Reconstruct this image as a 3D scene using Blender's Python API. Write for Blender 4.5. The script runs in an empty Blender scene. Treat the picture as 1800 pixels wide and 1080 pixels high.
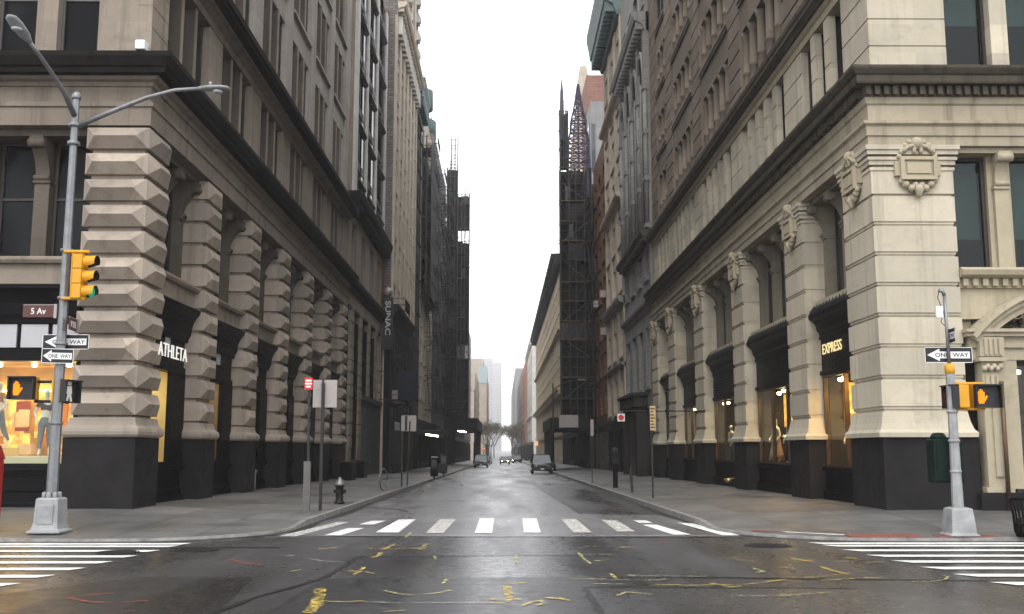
import bpy, bmesh, math, random
from mathutils import Vector, Matrix
R = math.radians
rnd = random.Random(7)
SC = bpy.context.scene
COL = SC.collection
ORG = {}                                   # world origin of every object built

# ------------------------------------------------------------------ materials
def nodes(name):
    m = bpy.data.materials.new(name); m.use_nodes = True
    nt = m.node_tree
    for n in list(nt.nodes): nt.nodes.remove(n)
    out = nt.nodes.new('ShaderNodeOutputMaterial')
    return m, nt, out
class N:
    def __init__(s, nt): s.nt = nt
    def new(s, t, **kw):
        n = s.nt.nodes.new(t)
        for k, v in kw.items(): setattr(n, k, v)
        return n
    def link(s, a, b): s.nt.links.new(a, b)
    def pos(s): return s.new('ShaderNodeNewGeometry').outputs['Position']
    def scale(s, v, sc):
        n = s.new('ShaderNodeMapping'); s.link(v, n.inputs['Vector']); n.inputs['Scale'].default_value = sc; return n.outputs[0]
    def noise(s, v, scale, detail=3, rough=.55):
        n = s.new('ShaderNodeTexNoise'); s.link(v, n.inputs['Vector'])
        n.inputs['Scale'].default_value = scale; n.inputs['Detail'].default_value = detail; n.inputs['Roughness'].default_value = rough
        return n.outputs['Fac']
    def ramp(s, f, a, b, va=0., vb=1.):
        n = s.new('ShaderNodeMapRange'); s.link(f, n.inputs[0])
        n.inputs[1].default_value = a; n.inputs[2].default_value = b; n.inputs[3].default_value = va; n.inputs[4].default_value = vb
        return n.outputs[0]
    def mix(s, f, a, b, mode='MIX'):
        n = s.new('ShaderNodeMix', data_type='RGBA', blend_type=mode)
        for sock, val in ((n.inputs[0], f), (n.inputs[6], a), (n.inputs[7], b)):
            if isinstance(val, (int, float)): sock.default_value = val
            elif isinstance(val, tuple): sock.default_value = (val + (1,))[:4]
            else: s.link(val, sock)
        return n.outputs[2]
    def math(s, op, a, b=0.):
        n = s.new('ShaderNodeMath', operation=op)
        for sock, val in ((n.inputs[0], a), (n.inputs[1], b)):
            if isinstance(val, (int, float)): sock.default_value = val
            else: s.link(val, sock)
        return n.outputs[0]
    def bump(s, h, strength, dist=.02):
        n = s.new('ShaderNodeBump'); n.inputs['Strength'].default_value = strength; n.inputs['Distance'].default_value = dist
        s.link(h, n.inputs['Height']); return n.outputs[0]
    def wallvec(s):                         # (x+y, z) so that both faces of a corner carry the pattern
        sp = s.new('ShaderNodeSeparateXYZ'); s.link(s.pos(), sp.inputs[0])
        cb = s.new('ShaderNodeCombineXYZ')
        s.link(s.math('ADD', sp.outputs[0], sp.outputs[1]), cb.inputs[0]); s.link(sp.outputs[2], cb.inputs[1])
        return cb.outputs[0]
    def bsdf(s, out, col, rough=.8, spec=.35, metal=0., normal=None, **kw):
        b = s.new('ShaderNodeBsdfPrincipled')
        for k, val in (('Base Color', col), ('Roughness', rough), ('Specular IOR Level', spec), ('Metallic', metal)):
            if isinstance(val, tuple): b.inputs[k].default_value = (val + (1,))[:4]
            elif isinstance(val, (int, float)): b.inputs[k].default_value = val
            else: s.link(val, b.inputs[k])
        if normal: s.link(normal, b.inputs['Normal'])
        s.link(b.outputs[0], out.inputs[0]); return b

def dk(c, f): return tuple(x * f for x in c)
def stone(name, col, dirt=.5, var=.14, course=.69, zoff=0., block=1.3, joint=0., streak=.55, rough=.85, tint=None):
    m, nt, out = nodes(name); n = N(nt); p = n.pos()
    w = n.wallvec()
    mp = n.new('ShaderNodeMapping'); n.link(w, mp.inputs['Vector']); mp.inputs['Location'].default_value = (0.37, -zoff, 0)
    br = n.new('ShaderNodeTexBrick'); n.link(mp.outputs[0], br.inputs['Vector'])
    br.inputs['Scale'].default_value = 1; br.inputs['Brick Width'].default_value = block; br.inputs['Row Height'].default_value = course
    br.inputs['Mortar Size'].default_value = joint; br.inputs['Mortar Smooth'].default_value = .2
    t = tint or col
    br.inputs['Color1'].default_value = dk(col, 1 + var) + (1,); br.inputs['Color2'].default_value = dk(t, 1 - var) + (1,)
    br.inputs['Mortar'].default_value = dk(col, .3) + (1,)
    c = n.mix(n.ramp(n.noise(p, .6, 4), .35, .7, 0, .45), br.outputs['Color'], dk(t, .72))
    st = n.noise(n.scale(p, (3., 3., .16)), 1., 4, .65)
    c = n.mix(n.ramp(st, .5, .74, 0, streak), c, dk(col, 1 - dirt))
    c = n.mix(n.ramp(n.noise(p, 6., 5, .7), .45, .8, 0, .35), c, dk(col, .6))
    c = n.mix(n.ramp(n.noise(n.scale(p, (.5, .5, .9)), 1.3, 6, .75), .56, .70, 0, .40), c, dk(col, .45))
    h = n.noise(p, 38., 3, .6)
    nb = n.bump(h, .25, .012)
    n.bsdf(out, c, rough, .10, normal=nb)
    return m
def plain(name, col, rough=.6, metal=0., var=.25, scale=3., spec=.4, bump=0., coat=0.):
    m, nt, out = nodes(name); n = N(nt); p = n.pos()
    c = n.mix(n.ramp(n.noise(p, scale, 5, .65), .35, .75, 0, 1), dk(col, 1 + var * .4), dk(col, 1 - var))
    r = n.ramp(n.noise(p, scale * 2.3, 3), .3, .7, max(.04, rough - .1), min(1, rough + .12))
    b = n.bsdf(out, c, r, spec, metal, normal=n.bump(n.noise(p, 30, 3), bump, .01) if bump else None)
    if coat: b.inputs['Coat Weight'].default_value = coat; b.inputs['Coat Roughness'].default_value = .05
    return m
def emit(name, col, strength):
    m, nt, out = nodes(name); n = N(nt)
    e = n.new('ShaderNodeEmission'); e.inputs[0].default_value = col + (1,); e.inputs[1].default_value = strength
    n.link(e.outputs[0], out.inputs[0]); return m
def clear_glass(name, tint=(.9, .93, .92), refl=1., ior=1.45):
    m, nt, out = nodes(name); n = N(nt)
    tr = n.new('ShaderNodeBsdfTransparent'); tr.inputs[0].default_value = tint + (1,)
    gl = n.new('ShaderNodeBsdfGlossy'); gl.inputs['Roughness'].default_value = .03; gl.inputs[0].default_value = (refl, refl, refl, 1)
    lw = n.new('ShaderNodeLayerWeight'); lw.inputs[0].default_value = .5
    fr = n.math('ADD', n.math('MULTIPLY', n.math('POWER', lw.outputs['Facing'], 3.6), .42), .03)
    mx = n.new('ShaderNodeMixShader'); n.link(fr, mx.inputs[0]); n.link(tr.outputs[0], mx.inputs[1]); n.link(gl.outputs[0], mx.inputs[2])
    n.link(mx.outputs[0], out.inputs[0]); return m
def pane_mat(name, col=(.018, .02, .022), rough=.12, spec=.4):
    m, nt, out = nodes(name); n = N(nt); p = n.pos()
    w = n.wallvec()
    mp = n.scale(w, (.37, .29, 1))
    wn = n.new('ShaderNodeTexNoise'); n.link(mp, wn.inputs['Vector']); wn.inputs['Scale'].default_value = 1.; wn.inputs['Detail'].default_value = 0
    c = n.mix(n.ramp(wn.outputs['Fac'], .52, .6), col, dk(col, 2.4))
    nb = n.bump(n.noise(p, 1.2, 2), .05, .05)
    n.bsdf(out, c, rough, spec, normal=nb); return m
def paintcar(name):
    m, nt, out = nodes(name); n = N(nt)
    oi = n.new('ShaderNodeObjectInfo')
    b = n.bsdf(out, oi.outputs['Color'], .32, .5); b.inputs['Coat Weight'].default_value = .4; b.inputs['Coat Roughness'].default_value = .06
    return m

M = {}
M['taupe'] = stone('taupe_limestone', (.385, .325, .262), .65, .20, .691, 2.54, 2.2, streak=.62, tint=(.345, .30, .25))
M['taupe_up'] = stone('grey_taupe_limestone', (.275, .235, .188), .65, .10, .72, .1, 1.6, streak=.7)
M['taupe_tall'] = stone('skylit_grey_limestone', (.36, .33, .288), .6, .10, .72, .1, 1.6, streak=.6)  # lighter copy for the tall floors: stronger sky light painted into the stone
M['taupe_grimy_shaded'] = stone('grimy_shaded_taupe', (.115, .098, .080), .6, .14, .72, .1, 1.6, streak=.7)  # grime plus the shade of recesses and mullion sides, put into the colour
M['cream_grimy_shaded'] = stone('grimy_shaded_cream', (.21, .19, .145), .6, .12, .72, 0, 1.9, streak=.7)  # grime plus the shade of the window recesses, put into the colour
M['beige'] = plain('beige_sign', (.50, .36, .19), .6, 0, .2, 6.)
M['frame_dark'] = plain('dark_frame_and_reveal_shade', (.040, .039, .036), .5, 0, .3, 3., .2)  # dark frames; in deep windows they also paint the shade of the reveals
M['taupe_ent'] = stone('stained_shaded_taupe_entablature', (.215, .182, .146), .6, .10, 1.1, .1, 1.7, streak=.75)  # streaked darker copy of the taupe; shade below the cornice is in its colour
M['cream_ent'] = stone('dark_cream_entablature', (.36, .315, .23), .6, .08, 1.1, 0, 1.9, streak=.75)  # darker cream than the piers, with vertical streaks
M['palazzo'] = stone('warm_palazzo_stone', (.56, .46, .32), .5, .08, .6, 0, 1.3, streak=.4)
M['pane_blind'] = pane_mat('window_glass_with_blind', (.055, .056, .052), .14, .06)
M['pane_dim'] = pane_mat('dusty_window_glass', (.022, .024, .026), .18, .08)
M['rose_brick'] = stone('rose_brick', (.27, .145, .115), .4, .12, .22, 0, .5, joint=.015, streak=.35)
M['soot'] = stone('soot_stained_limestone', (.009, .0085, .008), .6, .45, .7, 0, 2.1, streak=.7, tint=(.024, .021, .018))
M['cream'] = stone('cream_limestone', (.54, .482, .368), .55, .11, .775, 2.7, 2.6, streak=.58, tint=(.475, .43, .34))
M['cream_up'] = stone('greyed_cream_limestone', (.42, .37, .265), .5, .07, .72, 0, 1.9, streak=.55)
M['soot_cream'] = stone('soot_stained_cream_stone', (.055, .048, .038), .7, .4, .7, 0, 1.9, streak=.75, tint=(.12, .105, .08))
M['brown_stone'] = stone('brown_grey_stone', (.195, .160, .126), .55, .18, .8, .2, 1.5, streak=.55)
M['grey_stone'] = stone('grey_terracotta', (.25, .242, .228), .5, .09, .8, .1, 1.4, joint=.012, streak=.55)
M['pale_stone'] = stone('pale_limestone', (.46, .40, .32), .5, .1, .6, 0, 1.3, streak=.5)
M['white_stone'] = stone('white_glazed_stone', (.56, .54, .49), .4, .08, .6, 0, 1.2, streak=.4)
M['grey_brick'] = stone('grey_brick', (.17, .16, .15), .4, .25, .22, 0, .5, joint=.02, streak=.4)
M['red_brick'] = stone('red_brick', (.235, .082, .058), .4, .2, .22, 0, .5, joint=.02, streak=.35)
M['brown_brick'] = stone('brown_brick', (.17, .09, .06), .5, .2, .22, 0, .5, joint=.02, streak=.4)
M['orange_brick'] = stone('orange_brick', (.40, .215, .15), .3, .1, .22, 0, .5, joint=.015, streak=.3)
M['dark_stone'] = stone('dark_sooty_stone', (.040, .037, .035), .6, .2, .6, 0, 1.2, streak=.6)
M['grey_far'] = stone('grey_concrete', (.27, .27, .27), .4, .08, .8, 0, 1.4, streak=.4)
M['granite'] = plain('charcoal_painted_granite', (.019, .018, .0185), .55, 0, .35, 1.6, .07, .15)
M['black'] = plain('black_painted_metal', (.006, .0054, .006), .42, 0, .3, 5, .07)
M['iron'] = plain('black_iron', (.014, .014, .015), .5, .3, .3, 8, .4)
M['darkpanel'] = plain('dark_grey_panel', (.05, .048, .047), .55, 0, .3, 2.)
M['bronze'] = plain('bronze_frame', (.10, .066, .035), .4, .5, .3, 4.)
M['wood'] = plain('dark_brown_frame', (.032, .026, .022), .5, 0, .3, 4.)
M['grey_frame'] = plain('grey_window_frame', (.10, .095, .09), .55, 0, .25, 4.)
M['pale_frame'] = plain('pale_window_frame', (.42, .40, .37), .55, 0, .25, 4.)
M['galv'] = plain('galvanised_steel', (.205, .21, .215), .42, .6, .25, 9., .5, .05)
M['pole_paint'] = plain('grey_pole_paint', (.285, .29, .29), .5, .1, .34, 4., .4, .05)
M['white_paint'] = plain('white_enamel', (.78, .78, .76), .45, 0, .08, 6.)
M['plate_back'] = plain('dull_aluminium', (.33, .30, .285), .5, .3, .15, 6.)
M['rust_post'] = plain('dark_green_post', (.022, .026, .022), .6, .2, .5, 10.)
M['yellow'] = plain('signal_yellow', (.62, .30, .012), .4, 0, .12, 6.)
M['sign_black'] = plain('sign_black', (.012, .012, .012), .5, 0, .1, 5.)
M['sign_brown'] = plain('sign_brown', (.085, .028, .022), .5, 0, .15, 5.)
M['sign_white'] = plain('sign_white', (.74, .74, .73), .5, 0, .08, 5.)
M['sign_red'] = plain('sign_red', (.55, .03, .03), .5, 0, .1, 5.)
M['red_paint'] = plain('red_enamel', (.33, .018, .014), .4, 0, .25, 4.)
M['green_paint'] = plain('dark_green_enamel', (.004, .013, .010), .5, 0, .3, 4., .12)
M['copper'] = plain('green_copper', (.06, .10, .095), .6, 0, .4, 3.)
M['rubber'] = plain('tyre_rubber', (.012, .012, .012), .85, 0, .2, 20.)
M['chrome'] = plain('bright_metal', (.6, .6, .62), .22, .9, .1, 8.)
M['awning'] = plain('dark_blue_awning', (.010, .012, .022), .8, 0, .3, 3.)
M['net'] = plain('black_debris_net', (.005, .0045, .006), .9, 0, .5, 2.)
M['net_b'] = plain('charcoal_debris_net', (.016, .014, .0155), .9, 0, .5, 2.)
M['plank'] = plain('scaffold_plank', (.13, .09, .05), .8, 0, .4, 4.)
M['lilac'] = plain('lilac_scaffold_steel', (.075, .062, .095), .6, .2, .4, 4.)
M['pane'] = pane_mat('dark_window_glass', (.007, .0075, .008), .1, .06)
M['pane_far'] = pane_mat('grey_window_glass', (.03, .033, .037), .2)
M['glass'] = clear_glass('shop_glass', refl=.6, ior=1.38)
M['blindglass'] = clear_glass('office_glass', (.62, .7, .69), .55, 1.3)
M['blind'] = plain('grey_green_blind', (.135, .16, .155), .8, 0, .2, 1.)
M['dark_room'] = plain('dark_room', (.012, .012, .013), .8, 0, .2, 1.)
M['frost'] = plain('frosted_panel', (.40, .40, .41), .35, 0, .12, 1.)
M['warm_wall'] = plain('warm_shop_wall', (.68, .46, .14), .8, 0, .45, 1.2)
M['cream_panel'] = plain('cream_display_panel', (.70, .60, .36), .7, 0, .12, .8)
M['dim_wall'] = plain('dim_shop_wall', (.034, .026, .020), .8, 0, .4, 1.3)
M['shop_floor'] = plain('shop_floor', (.30, .23, .15), .4, 0, .25, 2.)
M['mannequin'] = plain('mannequin_white', (.80, .74, .64), .35, 0, .06, 4.)
M['cloth_grey'] = plain('grey_cloth', (.20, .21, .21), .9, 0, .25, 10.)
M['cloth_brown'] = plain('brown_cloth', (.085, .030, .022), .9, 0, .25, 10.)
M['cloth_orange'] = plain('orange_cloth', (.60, .25, .04), .9, 0, .2, 10.)
M['cloth_white'] = plain('white_cloth', (.75, .70, .62), .9, 0, .1, 10.)
M['cloth_red'] = plain('red_cloth', (.42, .10, .06), .9, 0, .2, 10.)
M['cloth_blush'] = plain('blush_cloth', (.52, .33, .24), .85, 0, .2, 10.)
M['cloth_black'] = plain('black_cloth', (.02, .02, .022), .9, 0, .2, 10.)
def lit_print(name, c1, c2, s):
    m, nt, out = nodes(name); n = N(nt); c = n.mix(n.ramp(n.noise(n.pos(), 3.2, 3), .4, .62), c1, c2)
    b = n.bsdf(out, c, .5, .2); n.link(c, b.inputs['Emission Color']); b.inputs['Emission Strength'].default_value = s; return m
M['poster'] = lit_print('glowing_amber_print', (.95, .62, .16), (.55, .22, .03), 1.1)  # amber print that emits in its own pattern
M['lampglow'] = emit('lamp_glow', (1., .78, .42), 22.)
M['tubeglow'] = emit('tube_glow', (1., .93, .62), 16.)
M['hand'] = emit('hand_glow', (1., .20, .012), 2.6)
M['walkman'] = plain('unlit_walk_symbol', (.74, .72, .66), .5, 0, .05, 4.)
M['greenlens'] = emit('green_lens', (.01, .42, .26), .9)
M['letters_lit'] = emit('lit_letters', (1., .80, .38), 1.15)
M['letters_white'] = emit('white_letters', (1., .97, .9), 1.)
M['letters_dull'] = plain('dull_letters', (.45, .45, .45), .6, 0, .1, 4.)
M['lens_dark'] = plain('dark_lens', (.02, .006, .005), .25, 0, .1, 4.)
M['headlamp'] = emit('headlamp', (1., .94, .72), 60.)
M['taillight'] = emit('red_lamp', (1., .08, .03), 5.)
M['carpaint'] = paintcar('car_paint')
M['carglass'] = plain('car_glass', (.02, .024, .026), .06, 0, .1, 2., 1.)
M['bark'] = plain('brown_bark', (.085, .064, .048), .9, 0, .4, 5.)
M['leaf'] = plain('sparse_spring_leaves', (.15, .115, .06), .8, 0, .5, 3.)

# ------------------------------------------------------------------ mesh builder
class MB:
    def __init__(s): s.v = []; s.f = []; s.m = []; s.sm = []
    def add(s, vs, fs, m=0, smooth=False):
        b = len(s.v); s.v += [tuple(v) for v in vs]
        for f in fs: s.f.append(tuple(b + i for i in f)); s.m.append(m); s.sm.append(smooth)
        return s
    def box(s, x0, x1, y0, y1, z0, z1, m=0):
        x0, x1 = min(x0, x1), max(x0, x1); y0, y1 = min(y0, y1), max(y0, y1); z0, z1 = min(z0, z1), max(z0, z1)
        vs = [(x0, y0, z0), (x1, y0, z0), (x1, y1, z0), (x0, y1, z0), (x0, y0, z1), (x1, y0, z1), (x1, y1, z1), (x0, y1, z1)]
        return s.add(vs, [(3, 2, 1, 0), (4, 5, 6, 7), (0, 1, 5, 4), (1, 2, 6, 5), (2, 3, 7, 6), (3, 0, 4, 7)], m)
    def loft(s, rings, m=0, smooth=False, caps=True):
        n = len(rings[0]); b = len(s.v)
        for r in rings: s.v += [tuple(p) for p in r]
        for i in range(len(rings) - 1):
            for j in range(n):
                k = (j + 1) % n
                s.f.append((b + i * n + j, b + i * n + k, b + (i + 1) * n + k, b + (i + 1) * n + j)); s.m.append(m); s.sm.append(smooth)
        if caps:
            s.f.append(tuple(b + j for j in range(n))[::-1]); s.m.append(m); s.sm.append(False)
            e = b + (len(rings) - 1) * n
            s.f.append(tuple(e + j for j in range(n))); s.m.append(m); s.sm.append(False)
        return s
    def tube(s, pts, rad, seg=10, m=0, smooth=True):
        pts = [Vector(p) for p in pts]
        if isinstance(rad, (int, float)): rad = [rad] * len(pts)
        rings = []; ref = None
        for i, p in enumerate(pts):
            t = (pts[min(i + 1, len(pts) - 1)] - pts[max(i - 1, 0)]).normalized()
            if ref is None: ref = Vector((0, 0, 1)) if abs(t.z) < .9 else Vector((1, 0, 0))
            a = ref - t * ref.dot(t); a.normalize(); ref = a; b = t.cross(a)
            rings.append([p + (a * math.cos(q) + b * math.sin(q)) * rad[i] for q in [2 * math.pi * k / seg for k in range(seg)]])
        return s.loft(rings, m, smooth)
    def bar(s, a, b, r=.02, m=0): return s.tube([a, b], r, 4, m, False)
    def lathe(s, prof, c, seg=16, m=0, smooth=True):
        rings = [[(c[0] + r * math.cos(2 * math.pi * k / seg), c[1] + r * math.sin(2 * math.pi * k / seg), c[2] + z) for k in range(seg)] for r, z in prof]
        return s.loft(rings, m, smooth)
    def poly(s, pts, m=0): return s.add(pts, [tuple(range(len(pts)))], m)
    def prism(s, pts2, fn, a, b, m=0):       # polygon pts2 pushed from a to b; fn(p, t) -> xyz
        return s.loft([[fn(p, a) for p in pts2], [fn(p, b) for p in pts2]], m)
    def build(s, name, mats, parent=None, loc=None, bevel=0., label=None):
        if not isinstance(mats, (list, tuple)): mats = [mats]
        org = ORG[parent] if parent else (Vector(loc) if loc else Vector((0, 0, 0)))
        me = bpy.data.meshes.new(name)
        me.from_pydata([(x - org[0], y - org[1], z - org[2]) for x, y, z in s.v], [], s.f)
        for m in mats: me.materials.append(m)
        me.polygons.foreach_set('material_index', s.m); me.polygons.foreach_set('use_smooth', s.sm)
        bm = bmesh.new(); bm.from_mesh(me); bmesh.ops.recalc_face_normals(bm, faces=bm.faces); bm.to_mesh(me); bm.free()
        o = bpy.data.objects.new(name, me); COL.objects.link(o); ORG[o] = org
        if parent: o.parent = parent
        else: o.location = org
        if bevel:
            bv = o.modifiers.new('bevel', 'BEVEL'); bv.width = bevel; bv.segments = 2; bv.limit_method = 'ANGLE'; bv.angle_limit = R(40)
        if label: o['label'] = label
        return o
def tag(o, label=None, cat=None, group=None, kind=None):
    for k, v in (('label', label), ('category', cat), ('group', group), ('kind', kind)):
        if v: o[k] = v
    return o
def thing(name, loc, label, cat, group=None):
    o = bpy.data.objects.new(name, None); o.empty_display_size = .2; COL.objects.link(o); o.location = loc; ORG[o] = Vector(loc)
    return tag(o, label, cat, group)
def struct(o): o['kind'] = 'structure'; return o
def copy_tree(o, parent=None):
    c = o.copy(); COL.objects.link(c); ORG[c] = ORG[o].copy()
    if parent: c.parent = parent
    for ch in o.children: copy_tree(ch, c)
    return c
def place(o, loc, rz=0., label=None):
    o.location = loc; o.rotation_euler = (0, 0, rz)
    if label: o['label'] = label
    return o
def kids(o, name): return [c for c in o.children if c.name.split('.')[0] == name]

def text_mb(body, w, h, fn, depth=.012, m=0, mb=None, bold=.02, spacing=1.):
    """letters fitted into a w x h box centred on 0; fn(x, y, t) -> xyz"""
    cu = bpy.data.curves.new('txt', 'FONT'); cu.body = body; cu.size = 1; cu.offset = bold; cu.fill_mode = 'FRONT'; cu.space_character = spacing; cu.resolution_u = 3
    to = bpy.data.objects.new('txt', cu); COL.objects.link(to)
    dg = bpy.context.evaluated_depsgraph_get(); me = bpy.data.meshes.new_from_object(to.evaluated_get(dg))
    xs = [v.co.x for v in me.vertices]; ys = [v.co.y for v in me.vertices]
    x0, x1, y0, y1 = min(xs), max(xs), min(ys), max(ys)
    bm = bmesh.new(); bm.from_mesh(me)
    r = bmesh.ops.extrude_face_region(bm, geom=list(bm.faces)); top = {e for e in r['geom'] if isinstance(e, bmesh.types.BMVert)}
    bm.verts.ensure_lookup_table(); bm.verts.index_update()
    vs = [fn(((v.co.x - x0) / (x1 - x0) - .5) * w, ((v.co.y - y0) / (y1 - y0) - .5) * h, depth if v in top else 0.) for v in bm.verts]
    fs = [tuple(v.index for v in f.verts) for f in bm.faces]
    bm.free(); bpy.data.objects.remove(to); bpy.data.curves.remove(cu); bpy.data.meshes.remove(me)
    mb = mb or MB(); mb.add(vs, fs, m); return mb

# ground height: the side street falls gently away from the avenue
def zg(y): return 0. if y < 22 else -.006 * (min(y, 420.) - 22)

# ------------------------------------------------------------------ camera, sky, light, air
cam = bpy.data.cameras.new('camera'); co = bpy.data.objects.new('camera', cam); COL.objects.link(co)
cam.lens = 35.8; cam.sensor_width = 36; cam.clip_end = 6000; cam.clip_start = .1
co.location = (0, 0, 1.75); co.rotation_euler = (R(90 + 7.966), 0, R(-.4913))
SC.camera = co
W = bpy.data.worlds.new('World'); SC.world = W; W.use_nodes = True
wt = W.node_tree
for x in list(wt.nodes): wt.nodes.remove(x)
sky = wt.nodes.new('ShaderNodeTexSky'); sky.sky_type = 'NISHITA'; sky.sun_disc = False
SUN_EL, SUN_ROT = 48., 188.
sky.sun_elevation = R(SUN_EL); sky.sun_rotation = R(SUN_ROT); sky.air_density = 1.; sky.dust_density = 4.; sky.ozone_density = 1.
hs = wt.nodes.new('ShaderNodeHueSaturation'); hs.inputs['Saturation'].default_value = .10
ov = wt.nodes.new('ShaderNodeMix'); ov.data_type = 'RGBA'; ov.inputs[0].default_value = .75; ov.inputs[7].default_value = (19., 19.2, 20., 1)   # the cloud layer
bg = wt.nodes.new('ShaderNodeBackground'); bg.inputs[1].default_value = .15
wo = wt.nodes.new('ShaderNodeOutputWorld')
wt.links.new(sky.outputs[0], hs.inputs['Color']); wt.links.new(hs.outputs[0], ov.inputs[6]); wt.links.new(ov.outputs[2], bg.inputs[0]); wt.links.new(bg.outputs[0], wo.inputs[0])
sl = bpy.data.lights.new('sun', 'SUN'); sl.energy = 1.35; sl.angle = R(35); sl.color = (1., .95, .88)
so = bpy.data.objects.new('sun', sl); COL.objects.link(so)
so.rotation_euler = (R(90 - SUN_EL), 0, R(180 - SUN_ROT))
SC.view_settings.view_transform = 'Standard'; SC.view_settings.look = 'None'; SC.view_settings.exposure = -.08; SC.view_settings.gamma = 1
cy = SC.cycles
cy.use_denoising = True; cy.denoiser = 'OPENIMAGEDENOISE'
cy.max_bounces = 8; cy.diffuse_bounces = 4; cy.glossy_bounces = 3; cy.transmission_bounces = 4; cy.volume_bounces = 1; cy.transparent_max_bounces = 12
cy.caustics_reflective = False; cy.caustics_refractive = False; cy.sample_clamp_indirect = 6.
HAZE = .0004
def haze():
    m = bpy.data.materials.new('street_haze'); m.use_nodes = True; nt = m.node_tree
    for x in list(nt.nodes): nt.nodes.remove(x)
    o = nt.nodes.new('ShaderNodeOutputMaterial'); v = nt.nodes.new('ShaderNodeVolumePrincipled')
    v.inputs['Color'].default_value = (.97, .965, .98, 1); v.inputs['Density'].default_value = HAZE; v.inputs['Anisotropy'].default_value = .2
    nt.links.new(v.outputs[0], o.inputs['Volume'])
    ob = MB().box(-420, 420, -60, 2700, -4.5, 260).build('haze', m); tag(ob, kind='stuff'); return ob
if HAZE: haze()

# ------------------------------------------------------------------ ground, roads, pavements
def wet_asphalt(name, base, rmin, rmax, grain=.5, hue=(.99, .97, 1.0)):
    m, nt, out = nodes(name); n = N(nt); p = n.pos()
    b = tuple(base * h for h in hue)
    big = n.noise(p, .35, 4); streak = n.noise(n.scale(p, (.5, .06, 1)), 1.4, 4); fine = n.noise(p, 55, 2, .7); mid = n.noise(p, 4.5, 5, .7)
    c = n.mix(n.ramp(big, .35, .65), dk(b, .75), dk(b, 1.25))
    c = n.mix(n.ramp(mid, .5, .75, 0, .6), c, dk(b, .55))
    c = n.mix(n.ramp(fine, .5, .8, 0, grain), c, dk(b, 2.1))
    r = n.math('ADD', n.ramp(streak, .35, .68, rmin, rmax), n.ramp(mid, .35, .7, -.06, .08))
    h = n.math('ADD', n.math('MULTIPLY', fine, .6), n.noise(p, 160, 2))
    n.bsdf(out, c, r, .85, normal=n.bump(h, .16, .004)); return m
def pavement(name, base):
    m, nt, out = nodes(name); n = N(nt); p = n.pos()
    br = n.new('ShaderNodeTexBrick'); n.link(p, br.inputs['Vector']); br.offset = 0
    br.inputs['Scale'].default_value = 1; br.inputs['Brick Width'].default_value = 1.52; br.inputs['Row Height'].default_value = 1.52; br.inputs['Mortar Size'].default_value = .022
    for k, f in (('Color1', 1.16), ('Color2', .80), ('Mortar', .30)): br.inputs[k].default_value = (base * f, base * f * .97, base * f * .93, 1)
    c = n.mix(n.ramp(n.noise(p, .7, 5, .65), .38, .68, 0, .7), br.outputs['Color'], (base * .5, base * .49, base * .48))
    c = n.mix(n.ramp(n.noise(p, 9, 4, .7), .55, .75, 0, .5), c, dk((base, base, base), .45))
    c = n.mix(n.ramp(n.noise(p, 14, 1), .655, .675, 0, .6), c, (.05, .05, .05))
    r = n.ramp(n.noise(n.scale(p, (1, .5, 1)), .5, 4), .35, .65, .30, .62)
    n.bsdf(out, c, r, .45, normal=n.bump(n.noise(p, 60, 3), .2, .006)); return m
M['asphalt'] = wet_asphalt('wet_asphalt', .105, .24, .50)
M['asphalt_old'] = wet_asphalt('wet_avenue_asphalt', .035, .20, .44, .9)
M['patch_dark'] = wet_asphalt('fresh_dark_asphalt', .012, .24, .50, 1.)
M['patch_wet'] = wet_asphalt('smooth_wet_asphalt', .05, .16, .36, .5)
M['patch_grey'] = wet_asphalt('grey_worn_asphalt', .045, .18, .42, .9)
M['walk'] = pavement('damp_concrete_flags', .13)
M['kerb'] = plain('granite_kerb', (.22, .215, .205), .5, 0, .6, 3., .45, .2)
def paint_mat(name, col, wear=.5, scale=9.):
    m, nt, out = nodes(name); n = N(nt); p = n.pos()
    b = n.new('ShaderNodeBsdfPrincipled'); b.inputs['Roughness'].default_value = .5
    c = n.mix(n.ramp(n.noise(p, 3, 4), .35, .7), dk(col, 1.08), dk(col, .72)); n.link(c, b.inputs['Base Color'])
    tr = n.new('ShaderNodeBsdfTransparent'); mx = n.new('ShaderNodeMixShader')
    f = n.ramp(n.math('ADD', n.math('MULTIPLY', n.noise(p, scale, 5, .7), .7), n.math('MULTIPLY', n.noise(p, scale * 6, 3, .7), .4)), wear, wear + .12)
    n.link(f, mx.inputs[0]); n.link(tr.outputs[0], mx.inputs[1]); n.link(b.outputs[0], mx.inputs[2]); n.link(mx.outputs[0], out.inputs[0]); return m
M['p_white'] = paint_mat('road_white', (.74, .74, .72), .37)
M['p_worn'] = paint_mat('worn_road_white', (.58, .57, .53), .45)
M['p_yellow'] = paint_mat('spray_yellow', (.60, .44, .08), .51, 11.)
M['p_pale'] = paint_mat('spray_pale_yellow', (.50, .47, .18), .50, 11.)
M['p_wline'] = paint_mat('chalk_white', (.52, .51, .48), .46, 7.)
M['p_orange'] = paint_mat('spray_red', (.42, .075, .045), .50, 7.)
M['tactile'] = plain('red_tactile_paving', (.21, .072, .052), .6, 0, .3, 8.)
M['tar'] = plain('black_tar', (.012, .012, .012), .35, 0, .2, 8.)

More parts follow.
